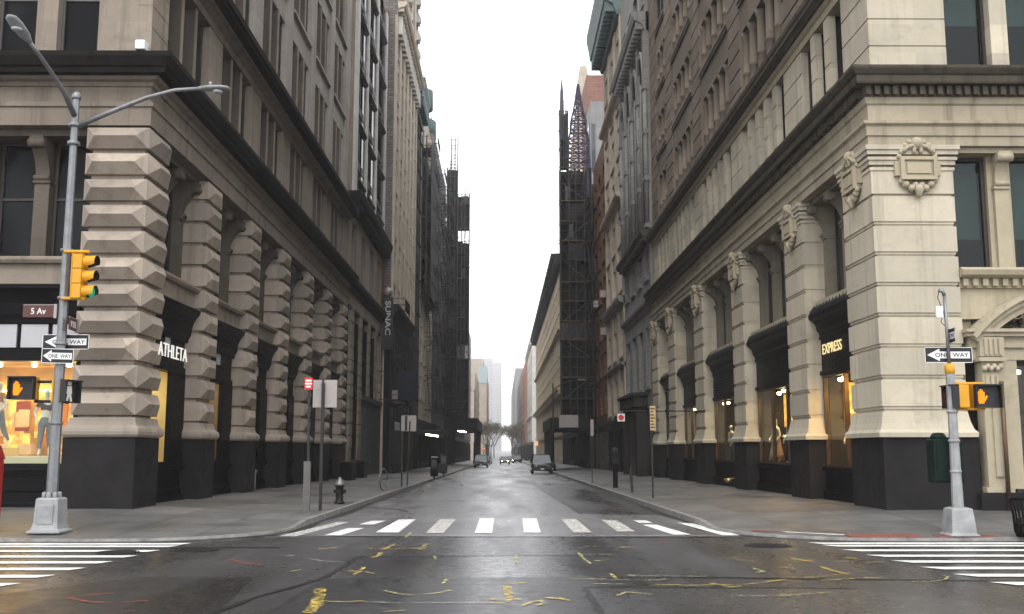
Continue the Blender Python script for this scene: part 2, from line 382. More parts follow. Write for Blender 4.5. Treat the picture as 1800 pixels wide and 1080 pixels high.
ys = [-60, 0, 10, 22, 30, 45, 70, 110, 160, 220, 300, 420, 1500]
def strip(name, x0, x1, ya, yb, mat, dz=0.):
    yy = [ya] + [y for y in ys if ya < y < yb] + [yb]
    mb = MB(); vs = []; fs = []
    for y in yy: vs += [(x0, y, zg(y) + dz), (x1, y, zg(y) + dz)]
    for i in range(len(yy) - 1): fs.append((2 * i, 2 * i + 1, 2 * i + 3, 2 * i + 2))
    return struct(mb.add(vs, fs).build(name, mat))
strip('ground', -2500, 2500, -60, 5000, M['asphalt_old'], -.30)
strip('avenue_road', -300, 300, -40, 21.05, M['asphalt_old'])
strip('street_road', -5.2, 5.2, 21.05, 1500, M['asphalt'])
for sx in (-1, 1): struct(MB().box(sx * 5.2, sx * 14, 21.051, 26.2, -.3, -.002).build('road_shoulder', M['asphalt_old']))

def kerb_path(s):
    """kerb line of one corner, from far along the avenue round to the far end of the street"""
    ax, ay, r = 4.6, 19.95, 3.0
    pts = [(s * 90, ay), (s * 40, ay), (s * 20, ay), (s * 12, ay), (s * 9, ay)]
    for k in range(0, 11):
        a = R(90 * k / 10); pts.append((s * (ax + r - r * math.sin(a)), ay + r - r * math.cos(a)))
    pts += [(s * ax, y) for y in (24.5, 26, 28, 30, 34, 38, 45, 55, 70, 90, 110, 140, 180, 220, 288)]
    return pts
def walk(s, xc, yf):
    P = kerb_path(s); mb = MB(); kb = MB(); vs = []; kv = []
    for i, (x, y) in enumerate(P):
        corner = abs(x) < 11.5 and y < 24.4
        h = .055 if corner else .13
        inx, iny = (xc - s * -.25, y) if y > yf + .4 else ((x if abs(x) > abs(xc) + .3 else xc + s * .25), yf + .4)
        # inward direction of the kerb stone
        dx, dy = inx - x, iny - y; L = math.hypot(dx, dy); ux, uy = dx / L, dy / L
        z = zg(y) + h
        vs += [(x + ux * .16, y + uy * .16, z + .004), (inx, iny, zg(iny) + .335)]
        kv += [(x, y, zg(y) - .05), (x + ux * .02, y + uy * .02, z), (x + ux * .17, y + uy * .17, z + .002), (x + ux * .17, y + uy * .17, zg(y) - .05)]
    n = len(P)
    mb.add(vs, [(2 * i, 2 * i + 1, 2 * i + 3, 2 * i + 2) for i in range(n - 1)])
    struct(mb.build('sidewalk', M['walk']))
    fs = []
    for i in range(n - 1):
        for j in range(4): fs.append((4 * i + j, 4 * i + (j + 1) % 4, 4 * i + 4 + (j + 1) % 4, 4 * i + 4 + j))
    kb.add(kv, fs); struct(kb.build('kerb', M['kerb']))
def gutter(s):
    P = kerb_path(s)[3:]; mb = MB(); vs = []
    for i, (x, y) in enumerate(P):
        a = Vector(P[max(0, i - 1)]); b = Vector(P[min(len(P) - 1, i + 1)]); d = (b - a).normalized(); nrm = Vector((-d.y, d.x)) * (1 if s < 0 else -1)
        if nrm.dot(Vector((-x, 0 if abs(x) < 5 else -1))) < 0: nrm = -nrm
        w = .22 + .10 * math.sin(i * 1.7)
        vs += [(x, y, zg(y) + .005), (x + nrm.x * w, y + nrm.y * w, zg(y) + .005)]
    mb.add(vs, [(2 * i, 2 * i + 1, 2 * i + 3, 2 * i + 2) for i in range(len(P) - 1)]); struct(mb.build('gutter', M['tar']))
gutter(-1); gutter(1)
walk(-1, -9.25, 25.8); walk(1, 9.34, 25.1)
def zw(x, y):                                # pavement height
    if y < 24 and abs(x) > 5: t = (y - 20) / 5.6; return .06 + .27 * max(0, min(1, t))
    t = (abs(x) - 4.6) / 4.9; return zg(y) + .135 + .2 * max(0, min(1, t))

# painted road markings: sheets a few millimetres above the asphalt
def quad(name, pts, mat, z=.004):
    return struct(MB().poly([(x, y, zg(y) + z) for x, y in pts]).build(name, mat))
def ribbon(mb, pts, w, z, m=0, jit=.25, seg=.07):
    P = []
    for i in range(len(pts) - 1):
        a, b = Vector(pts[i]), Vector(pts[i + 1]); k = max(1, int((b - a).length / seg))
        P += [a.lerp(b, t / k) for t in range(k)]
    P.append(Vector(pts[-1]))
    L = []; Rr = []; ja = jb = jo = 0.
    for i, p in enumerate(P):
        d = (P[min(i + 1, len(P) - 1)] - P[max(i - 1, 0)]).normalized(); nrm = Vector((-d.y, d.x))
        e = .55 if i in (0, len(P) - 1) else 1.
        ja = ja * .75 + rnd.uniform(-jit, jit) * .5; jb = jb * .75 + rnd.uniform(-jit, jit) * .5; jo = jo * .8 + rnd.uniform(-jit, jit) * .3
        a = w / 2 * e * (1 + ja); b = w / 2 * e * (1 + jb); o = nrm * jo * w * .3
        L.append(p + nrm * a + o); Rr.append(p - nrm * b + o)
    vs = [(v.x, v.y, zg(v.y) + z) for v in L] + [(v.x, v.y, zg(v.y) + z) for v in Rr]; n = len(P)
    mb.add(vs, [(i, i + 1, n + i + 1, n + i) for i in range(n - 1)], m)
# asphalt patches
quad('road_patch', [(-2.36, 17.21), (1.57, 17.36), (1.94, 14.52), (-2.46, 14.31)], M['patch_wet'], .004)
quad('road_patch', [(-2.46, 14.305), (1.94, 14.515), (1.89, 13.56), (1.02, 13.35), (1.06, 9.5), (-2.6, 9.5)], M['patch_dark'], .0045)
quad('road_patch', [(1.025, 13.345), (4.43, 13.22), (5.48, 12.05), (6.4, 9.5), (1.065, 9.5)], M['patch_grey'], .005)
quad('road_patch', [(-6.14, 12.85), (-4.99, 14.51), (-3.44, 14.44), (-2.9, 9.5), (-6.5, 9.5)], M['patch_dark'], .005)
quad('road_patch', [(2.2, 29.0), (4.5, 28.6), (4.5, 60), (1.75, 62)], M['patch_dark'], .004)
quad('road_patch', [(1.62, 72), (4.5, 70), (4.5, 84), (1.5, 86)], M['patch_dark'], .004)
quad('road_patch', [(1.40, 100), (4.5, 98), (4.5, 175), (1.4, 180)], M['patch_dark'], .004)
tar = MB()
for pts in ([(-2.36, 17.21), (-.4, 17.25), (1.57, 17.36)], [(-2.36, 17.21), (-2.46, 14.3), (-2.95, 12.5), (-3.3, 10)], [(1.94, 14.52), (4.43, 14.2), (7.5, 13.9)], [(1.03, 13.36), (1.05, 11.5), (1.07, 9.6)], [(1.03, 13.37), (3.5, 13.3), (4.5, 13.2)],
            [(-5, 21.3), (-1, 21.0), (2, 20.95), (4.9, 20.9)], [(-4.5, 38), (-2, 37.6), (.5, 37.9)], [(-4.4, 52), (-1, 52.4), (3, 52)], [(-4.4, 33), (-3.2, 31.6), (-2.8, 30.2)], [(2.2, 29), (1.9, 45), (1.75, 62)], [(-7, 18.9), (-4, 18.75)]):
    ribbon(tar, pts, .09, .008, jit=.6)
struct(tar.build('road_seam', M['tar']))
# crosswalk over the side street
XW = [((-4.55, 21.09), (-4.19, 21.09), (-3.75, 25.4), (-4.07, 25.53), 1), ((-3.67, 21.36), (-3.32, 21.36), (-3.12, 23.4), (-3.48, 23.4), 0), ((-3.42, 24.6), (-3.06, 24.6), (-2.93, 26.0), (-3.28, 26.0), 0), ((-2.71, 22.07), (-2.22, 22.07), (-2.23, 26.55), (-2.66, 26.5), 0),
      ((-1.63, 21.91), (-1.25, 21.91), (-1.21, 26.7), (-1.62, 26.7), 1), ((-.60, 21.9), (-.23, 21.9), (-.23, 26.97), (-.61, 26.97), 0), ((.44, 22.0), (.80, 22.0), (.87, 26.97), (.50, 26.97), 0),
      ((1.49, 22.03), (1.88, 22.03), (1.87, 26.6), (1.48, 26.7), 1), ((2.45, 22.3), (2.84, 22.3), (2.86, 26.1), (2.49, 26.3), 1), ((3.51, 21.44), (3.88, 21.44), (3.62, 24.5), (3.28, 24.5), 0), ((3.30, 25.1), (3.62, 25.1), (3.60, 26.1), (3.28, 26.1), 0), ((4.50, 21.29), (4.86, 21.29), (4.56, 24.9), (4.22, 25.2), 0)]
for a, b, c, d, w in XW: quad('crosswalk_stripe', [a, b, c, d], M['p_worn' if w else 'p_white'], .010)
# crosswalks over the avenue, both sides
for k in range(12):
    y = 20.0 - k * .86 - (.0 if k < 3 else .02 * k)
    if y > 19.7: y = 19.62
    x = -5.85 - .07 * min(k, 9)
    quad('crosswalk_stripe', [(x, y), (x - .12, y - .32), (x - 4.2, y - .32), (x - 4.2, y)], M['p_white'], .010)
    x = 5.75 + .10 * min(k, 10)
    quad('crosswalk_stripe', [(x, y), (x + .22, y - .32), (x + 4.2, y - .32), (x + 4.2, y)], M['p_white'], .010)
STROKES = [('Y',0.2,[(-2.3,13.27),(-2.19,12.57),(-2.11,11.94),(-2.09,11.3)]),
('Y',0.06,[(-2.16,12.2),(-1.83,12.09),(-1.62,12.2)]),
('Y',0.14,[(-1.79,12.11),(-1.62,12.2)]),
('W',0.03,[(-1.61,12.11),(-1.15,12.02)]),
('W',0.03,[(-1.02,12.02),(-0.1,12.05)]),
('Y',0.14,[(0.06,13.55),(0.06,12.75),(0.06,12.1)]),
('Y',0.09,[(-0.09,13.42),(0.12,13.41)]),
('Y',0.08,[(-0.21,12.28),(0.22,12.3)]),
('Y',0.08,[(-0.15,11.99),(0.03,11.99)]),
('Y',0.12,[(0.04,13.69),(0.31,13.8)]),
('W',0.025,[(0.31,13.78),(0.82,13.77)]),
('P',0.06,[(-1.48,13.06),(-1.27,12.76),(-1.06,12.63)]),
('P',0.06,[(-0.97,12.71),(-0.78,12.85),(-0.64,13.1)]),
('P',0.06,[(-0.79,13.7),(-0.76,14.2),(-0.65,14.29)]),
('Y',0.08,[(-2.25,15.12),(-2.0,15.01)]),
('Y',0.08,[(-2.09,14.65),(-2.06,15.61)]),
('P',0.06,[(-1.98,15.01),(-1.76,14.75)]),
('Y',0.09,[(-2.15,16.94),(-2.06,17.21),(-2.07,17.76)]),
('Y',0.16,[(-3.27,18.4),(-2.96,18.68)]),
('Y',0.12,[(-2.48,18.57),(-1.96,18.51),(-1.36,18.56)]),
('Y',0.09,[(-2.11,18.26),(-2.01,19.33)]),
('Y',0.09,[(-1.45,18.25),(-1.43,19.44)]),
('P',0.08,[(-1.94,20.8),(-1.95,21.99)]),
('P',0.07,[(-3.05,15.02),(-2.96,15.3)]),
('P',0.06,[(0.22,17.46),(0.21,16.09)]),
('P',0.05,[(-0.18,16.53),(0.12,16.62)]),
('P',0.05,[(-1.13,17.2),(-1.08,16.63)]),
('W',0.04,[(-3.62,17.31),(-3.46,17.31)]),
('O',0.06,[(-3.31,17.08),(-3.14,16.86)]),
('W',0.02,[(-3.14,16.86),(-2.82,16.44),(-2.47,16.28)]),
('P',0.05,[(-1.32,11.37),(-1.06,11.48)]),
('Y',0.07,[(0.19,11.75),(0.32,12.05),(0.47,12.23)]),
('P',0.06,[(0.32,11.92),(0.41,11.83),(0.48,12.05),(0.4,12.18)]),
('Y',0.1,[(0.48,12.41),(0.64,12.36),(0.77,12.18)]),
('P',0.06,[(1.27,17.74),(1.3,16.7),(1.34,16.01)]),
('P',0.06,[(1.38,16.49),(1.61,16.44)]),
('P',0.05,[(1.28,17.5),(1.9,17.45)]),
('Y',0.09,[(1.47,18.86),(1.74,18.85)]),
('Y',0.09,[(2.0,18.69),(2.41,18.69)]),
('O',0.12,[(2.87,19.4),(3.15,19.58)]),
('P',0.05,[(0.9,14.22),(1.57,14.09),(2.07,14.02),(2.25,14.2)]),
('P',0.07,[(1.52,14.78),(1.54,14.21)]),
('P',0.05,[(1.71,14.59),(1.9,14.58)]),
('W',0.03,[(1.72,14.49),(2.85,14.42)]),
('P',0.04,[(1.16,13.68),(1.58,13.62)]),
('Y',0.06,[(1.94,13.56),(2.32,13.56)]),
('Y',0.05,[(2.31,13.51),(3.16,13.61),(3.82,14.07)]),
('Y',0.1,[(2.73,13.74),(2.91,13.39)]),
('Y',0.1,[(2.83,13.3),(3.07,13.44)]),
('Y',0.1,[(3.48,13.86),(3.82,14.1)]),
('P',0.06,[(1.37,12.59),(1.52,12.88),(1.81,12.7)]),
('P',0.05,[(2.72,12.53),(3.38,12.57),(4.04,12.86)]),
('P',0.05,[(3.51,16.72),(3.84,16.49),(4.06,16.06)]),
('P',0.04,[(3.57,16.98),(3.9,16.89)]),
('Y',0.09,[(4.64,16.88),(4.87,16.29)]),
('Y',0.09,[(4.48,16.49),(4.8,16.63)]),
('Y',0.07,[(4.52,16.22),(4.98,16.62)]),
('P',0.07,[(3.71,15.46),(3.74,14.99),(3.56,14.83)]),
('Y',0.13,[(4.77,15.61),(4.78,15.04),(4.88,14.69)]),
('Y',0.06,[(4.11,14.26),(4.9,14.75)]),
('Y',0.09,[(4.27,14.01),(4.78,14.18)]),
('Y',0.16,[(4.94,14.25),(5.18,14.25)]),
('Y',0.07,[(5.03,13.74),(5.09,13.74)]),
('Y',0.12,[(5.53,16.88),(5.7,16.75)]),
('Y',0.07,[(5.52,16.13),(5.98,16.28)]),
('W',0.03,[(5.13,16.29),(5.42,16.29)]),
('P',0.05,[(5.42,13.88),(5.7,13.9),(5.96,14.05),(6.17,14.44),(6.12,14.59)]),
('O',0.05,[(-5.14,12.43),(-4.97,12.69),(-4.77,12.89)]),
('O',0.07,[(-5.14,12.43),(-4.67,12.05)]),
('O',0.16,[(-4.71,12.09),(-4.5,12.05)]),
('O',0.04,[(-4.49,12.0),(-4.12,12.22)]),
('O',0.04,[(-5.08,11.36),(-4.77,11.63)]),
('O',0.05,[(-4.25,11.37),(-4.01,11.47)]),
('O',0.07,[(-4.35,16.7),(-3.97,16.13),(-3.68,15.97)]),
('W',0.05,[(-4.32,26.79),(-2.67,27.92),(-0.86,28.9)]),
('W',0.05,[(-0.27,29.68),(2.71,28.61)]),
('W',0.05,[(-3.76,21.22),(-2.15,21.35),(-0.63,21.19)]),
('W',0.06,[(-0.63,21.19),(1.94,21.17),(4.7,21.15)]),
('W',0.04,[(-4.14,25.73),(-2.33,25.92)])]
MK = {'Y': 'p_yellow', 'P': 'p_pale', 'W': 'p_wline', 'O': 'p_orange'}
for i, (c, w, pts) in enumerate(STROKES):
    mb = MB(); ribbon(mb, pts, w * (.72 if w > .11 else .9), .013 + .0004 * (i % 9), 0, .4)
    struct(mb.build('road_marking', M[MK[c]]))
for cx_, cy_, rr in ((-5.42, 18.35, .42), (4.85, 19.05, .42), (-6.6, 17.9, .36)):
    mb = MB(); mb.lathe([(rr, 0), (rr, .012), (rr * .93, .013), (rr * .91, .006), (0.02, .006)], (cx_, cy_, 0.003), 28, smooth=False)
    for k in range(-3, 4):
        hw = math.sqrt(max(0, (rr * .85) ** 2 - (k * rr * .24) ** 2))
        mb.box(cx_ - hw, cx_ + hw, cy_ + k * rr * .24 - .02, cy_ + k * rr * .24 + .02, .006, .017)
    tag(mb.build('manhole_cover', M['iron'], None, (cx_, cy_, 0)), {18.35: 'round cast iron manhole cover nearest the tip of the left crosswalk', 19.05: 'round cast iron manhole cover near the right avenue crosswalk', 17.9: 'smaller round manhole cover beside the left crosswalk stripes'}[cy_], 'manhole cover', 'manhole covers in the avenue')
def tactile(x0, x1, y0, y1, label):
    mb = MB(); z0 = .075
    vs = []
    za, zb = zw(x0, y0) + .008, zw(x0, y1) + .008
    mb.add([(x0, y0, za), (x1, y0, za), (x1, y1, zb), (x0, y1, zb), (x0, y0, za - .1), (x1, y0, za - .1), (x1, y1, zb - .1), (x0, y1, zb - .1)], [(0, 1, 2, 3), (0, 4, 5, 1), (1, 5, 6, 2), (2, 6, 7, 3), (3, 7, 4, 0)])
    for i in range(int((x1 - x0) / .09)):
        for j in range(int((y1 - y0) / .09)):
            x, y = x0 + .045 + i * .09, y0 + .045 + j * .09; z = za + (zb - za) * (y - y0) / (y1 - y0)
            mb.lathe([(.026, 0), (.018, .008), (.001, .009)], (x, y, z), 6)
    tag(struct(mb.build('tactile_paving', M['tactile'])), label)
tactile(6.75, 8.15, 20.12, 20.5, 'red tactile paving at the right corner kerb')
tactile(8.45, 9.7, 20.08, 20.4, 'red tactile paving under the right signal pole')
quad('kerb_ramp_edge', [(5.15, 21.6), (5.75, 21.15), (5.95, 21.5), (5.4, 22.0)], M['tactile'], .075)
quad('kerb_ramp_edge', [(5.72, 21.25), (6.7, 20.45), (6.85, 20.55), (5.9, 21.4)], M['p_white'], .078)


# ------------------------------------------------------------------ facades
class Fac:
    """one street corner: s=+1 left building (street towards +x), s=-1 right building"""
    def __init__(f, s, xc, yf): f.s = s; f.xc = xc; f.yf = yf
    def side(f, mb, u0, u1, d0, d1, z0, z1, m=0): return mb.box(f.xc + f.s * d0, f.xc + f.s * d1, u0, u1, z0, z1, m)
    def front(f, mb, u0, u1, d0, d1, z0, z1, m=0): return mb.box(f.xc - f.s * u0, f.xc - f.s * u1, f.yf - d1, f.yf - d0, z0, z1, m)
    def bx(f, face, *a, **k): return (f.side if face == 'side' else f.front)(*a, **k)
    def pt(f, face, u, d, z): return (f.xc + f.s * d, u, z) if face == 'side' else (f.xc - f.s * u, f.yf - d, z)
    def hip(f, mb, face, u0, u1, z0, z1, d, inset, rz, m=0):
        zr = z0 + rz * (z1 - z0); P = lambda u, dd, z: f.pt(face, u, dd, z)
        vs = [P(u0, 0, z0), P(u1, 0, z0), P(u1, 0, z1), P(u0, 0, z1), P(u0 + inset, d, zr), P(u1 - inset, d, zr)]
        mb.add(vs, [(0, 1, 5, 4), (1, 2, 5), (2, 3, 4, 5), (3, 0, 4)], m)
    def sweep(f, mb, prof, uf, ue, m=0):      # profile (d, z) carried along the front, mitred at the corner, along the side
        A = [(f.xc - f.s * uf, f.yf - d, z) for d, z in prof]; B = [(f.xc + f.s * d, f.yf - d, z) for d, z in prof]; C = [(f.xc + f.s * d, ue, z) for d, z in prof]
        return mb.loft([A, B, C], m)
    def run(f, mb, face, prof, u0, u1, m=0):
        return mb.loft([[f.pt(face, u0, d, z) for d, z in prof], [f.pt(face, u1, d, z) for d, z in prof]], m)

def glass_quad(F, face, u0, u1, d, z0, z1, mat, parent, name='pane', th=.012):
    if mat is M['pane']: q = rnd.random(); mat = M['pane_blind'] if q < .10 else M['pane_dim'] if q < .35 else mat
    mb = MB(); F.bx(face, mb, u0, u1, d - th, d, z0, z1); return mb.build(name, mat, parent)
def sash(F, face, u0, u1, d, z0, z1, wl, mat, pmat, mats_name='window', fr=.09, mid=True, cols=1):
    """a window: timber frame with its meeting rail, the pane as its child"""
    mb = MB(); dd = d + .06
    F.bx(face, mb, u0, u0 + fr, d - .04, dd, z0, z1); F.bx(face, mb, u1 - fr, u1, d - .04, dd, z0, z1)
    F.bx(face, mb, u0 + fr, u1 - fr, d - .04, dd, z0, z0 + fr); F.bx(face, mb, u0 + fr, u1 - fr, d - .04, dd, z1 - fr, z1)
    if mid: zm = z0 + (z1 - z0) * .52; F.bx(face, mb, u0 + fr, u1 - fr, d - .03, dd - .01, zm - .035, zm + .035)
    o = mb.build(mats_name, mat, wl)
    glass_quad(F, face, u0 + fr, u1 - fr, d, z0 + fr, z1 - fr, pmat, o)
    return o
def console(F, face, mb, u0, u1, d0, d1, dtop, z0, z1, zs):
    """flat column with a scroll bracket curling forward under the lintel"""
    F.bx(face, mb, u0, u1, d0, d1, z0, zs)
    prof = [(d0, zs)]
    for k in range(9):
        t = k / 8.; prof.append((d1 + (dtop - d1) * t ** 2.2, zs + (z1 - zs) * t * .8))
    prof += [(dtop + .05, zs + (z1 - zs) * .84), (dtop + .05, z1), (d0, z1)]
    F.run(mb, face, prof, u0 + .02, u1 - .02)
    F.bx(face, mb, u0 - .03, u1 + .03, d0, d1 + .05, zs - .12, zs - .04)
    c = F.pt(face, u0 - .02, dtop - .04, zs + (z1 - zs) * .82); e = F.pt(face, u1 + .02, dtop - .04, zs + (z1 - zs) * .82)
    mb.tube([c, e], .12, 10)
    c = F.pt(face, u0 - .01, d1 + .03, zs + .02); e = F.pt(face, u1 + .01, d1 + .03, zs + .02); mb.tube([c, e], .075, 8)

# ================================================================== LEFT CORNER BUILDING
FL = Fac(1, -9.25, 25.8); LY = 60.0
L1 = thing('corner_building', (-9.25, 25.8, .3), 'taupe stone corner building with faceted block piers, behind the tall grey street lamp', 'building', 'stone buildings lining the side street')
def pierL(face, u0, u1, corner=False, depth=1.2):
    mb = MB(); zz = 2.54; ch = .691
    if corner: mb.box(FL.xc - 1.5, FL.xc - .14, FL.yf + .14, FL.yf + 1.55, 2.06, 10.14)
    else: FL.bx(face, mb, u0 + .10, u1 - .10, -depth, -.14, 2.06, 10.14)
    for k in range(11):
        a, b = zz + k * ch + .075, zz + (k + 1) * ch - .06
        if corner:
            mb.box(FL.xc - 1.62, FL.xc, FL.yf, FL.yf + 1.65, a, b)
            FL.hip(mb, 'front', .02, 1.60, a, b, .24, .25, .50); FL.hip(mb, 'side', FL.yf + .02, FL.yf + 1.63, a, b, .20, .40, .52)
        else:
            FL.bx(face, mb, u0, u1, -.8, 0, a, b); FL.hip(mb, face, u0 + .02, u1 - .02, a, b, .12, .40, .52)
    prof = [(-.06, 2.06), (.10, 2.06), (.15, 2.12), (.16, 2.2), (.14, 2.28), (.05, 2.36), (.02, 2.45), (.0, 2.55), (-.06, 2.55)]
    if corner:
        mb.loft([[(FL.xc - 1.64 - d * .8, FL.yf + 1.6, z) for d, z in prof], [(FL.xc - 1.64 - d * .8, FL.yf - d, z) for d, z in prof], [(FL.xc + d, FL.yf - d, z) for d, z in prof], [(FL.xc + d, FL.yf + 1.67 + d * .8, z) for d, z in prof], [(FL.xc - 1, FL.yf + 1.67 + d * .8, z) for d, z in prof]])
    else:
        F = FL
        mb.loft([[F.pt(face, u0 - d, -.5, z) for d, z in prof], [F.pt(face, u0 - d, d, z) for d, z in prof], [F.pt(face, u1 + d, d, z) for d, z in prof], [F.pt(face, u1 + d, -.5, z) for d, z in prof]])
    o = mb.build('pier', M['taupe'], L1)
    pb = MB()
    if corner: pb.box(FL.xc - 1.76, FL.xc + .06, FL.yf - .06, FL.yf + 1.72, -.4, 2.055)
    else: FL.bx(face, pb, u0 - .03, u1 + .03, -.95, .06, -.4, 2.055)
    pb.build('plinth', M['granite'], o, bevel=.012)
pierL('side', 0, 0, True)
PL = [(31.2, 32.8), (36.65, 38.25), (42.1, 43.7), (47.5, 49.1), (52.95, 54.55), (58.35, 59.95)]
for a, b in PL: pierL('side', a, b)
FPL = [(4.9, 6.5), (10.2, 11.8)]
for a, b in FPL: pierL('front', a, b)
# entablature and the great black cornice
mb = MB(); FL.sweep(mb, [(-1.4, 10.14), (.03, 10.14), (.03, 10.62), (.08, 10.64), (.08, 10.76), (-.02, 10.80), (-.02, 11.2), (-1.4, 11.2)], 14, LY)
FL.sweep(mb, [(-.9, 11.2), (.03, 11.2), (.07, 11.3), (.2, 11.34), (.24, 11.42), (-.9, 11.42)], 14, LY)
mb.build('entablature', M['taupe_ent'], L1)
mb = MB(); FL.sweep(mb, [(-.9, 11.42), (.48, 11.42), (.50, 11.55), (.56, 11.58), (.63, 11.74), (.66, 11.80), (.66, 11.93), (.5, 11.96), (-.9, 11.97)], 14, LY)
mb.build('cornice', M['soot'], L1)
# second-floor windows and the black shopfronts below them, bay by bay
mb0 = MB()
def bayL(face, u0, u1, idx):
    w = u1 - u0; mid = (u0 + u1) / 2
    mb = MB(); FL.bx(face, mb, u0 - .05, u1 + .05, -.9, -.30, 5.98, 6.52); FL.run(mb, face, [(-.9, 6.52), (-.16, 6.52), (-.10, 6.6), (-.10, 6.66), (-.18, 6.7), (-1.05, 6.7)], u0 - .02, u1 + .02)
    mb.build('spandrel', M['taupe_up'], L1)
    mb = MB(); FL.bx(face, mb, u0 - .05, u1 + .05, -1.1, -.3, 9.95, 10.15); mb.build('lintel', M['taupe_grimy_shaded'], L1)
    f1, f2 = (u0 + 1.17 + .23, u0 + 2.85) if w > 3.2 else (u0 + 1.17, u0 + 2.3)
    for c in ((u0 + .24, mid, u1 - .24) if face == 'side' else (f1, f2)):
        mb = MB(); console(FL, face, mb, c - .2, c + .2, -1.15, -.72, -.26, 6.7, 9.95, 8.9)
        mb.build('console_column', M['taupe_grimy_shaded'], L1)
    cs = [u0 + .46, mid - .22, mid + .22, u1 - .46] if face == 'side' else [u0, f1 - .22, f1 + .22, f2 - .22, f2 + .22, u1]
    for k in range(0, len(cs), 2): sash(FL, face, cs[k], cs[k + 1], -1.02, 6.7, 9.95, L1, M['wood'], M['pane'])
    # shopfront
    sd = -.5; mb = MB()
    a, b = u0 + .02, u1 - .02
    FL.run(mb, face, [(-.8, 4.98), (-.42, 4.98), (-.40, 5.1), (-.34, 5.2), (-.30, 5.5), (-.2, 5.72), (-.08, 5.85), (-.07, 5.96), (-.8, 5.98)], a, b)
    FL.bx(face, mb, a, b, -.8, sd - .02, 4.20, 4.98); FL.bx(face, mb, a, b, -.8, sd + .04, 4.02, 4.20)
    ws = .28 if face == 'side' else .12
    FL.bx(face, mb, a, a + ws * .7, -.6, sd + .05, 1.2, 4.02); FL.bx(face, mb, b - (1.25 if face == 'side' else ws * 1.2), b, -.6, sd + .05, 1.2, 4.02)
    FL.bx(face, mb, a, b, -.6, sd + .08, 1.12, 1.40); FL.bx(face, mb, a, b, -.6, sd + .14, 1.2, 1.28)
    FL.bx(face, mb, a, b, -.6, sd, -.3, 1.12); FL.bx(face, mb, a, b, -.6, sd + .06, -.3, .62); FL.bx(face, mb, a, b, -.6, sd + .12, -.3, .42)
    FL.bx(face, mb, a + .1, b - .1, -.55, sd + .025, .70, 1.05)
    so_ = mb.build('shopfront', M['black'], L1, bevel=.01)
    glass_quad(FL, face, a + ws * .7, b - (1.25 if face == 'side' else ws * 1.2), sd - .03, 1.40, 4.02, M['glass'], so_)
    for k in range(2 if face == 'side' else 4):
        mb = MB()
        if face == 'side': c = a + (.75, 2.05)[k]; FL.bx(face, mb, c - .2, c + .2, sd - .02, sd + .012, 4.62, 5.0)
        else: FL.bx(face, mb, a + (b - a) * k / 4 + .06, a + (b - a) * (k + 1) / 4 - .06, sd - .02, sd + .03, 4.36, 4.96)
        mb.build('transom_panel', M['frost'], so_)
    if idx == 0:
        t = text_mb('ATHLETA', 2.42, .36, lambda x, y, t: (FL.xc + .22 + t, 27.82 + x, 4.39 + y), .025, bold=-.008)
        t.build('sign_lettering', M['letters_white'], so_)
        for yy in (27.6, 28.3, 28.9): MB().bar((FL.xc + sd, yy, 4.36), (FL.xc + .22, yy, 4.36), .015).build('sign_bracket', M['black'], so_)
edges = [27.47] + [e for p in PL for e in p]
for i in range(6): bayL('side', edges[2 * i] + .0, edges[2 * i + 1], i)
bayL('front', 1.64, 4.9, 9); bayL('front', 6.5, 10.2, 9)
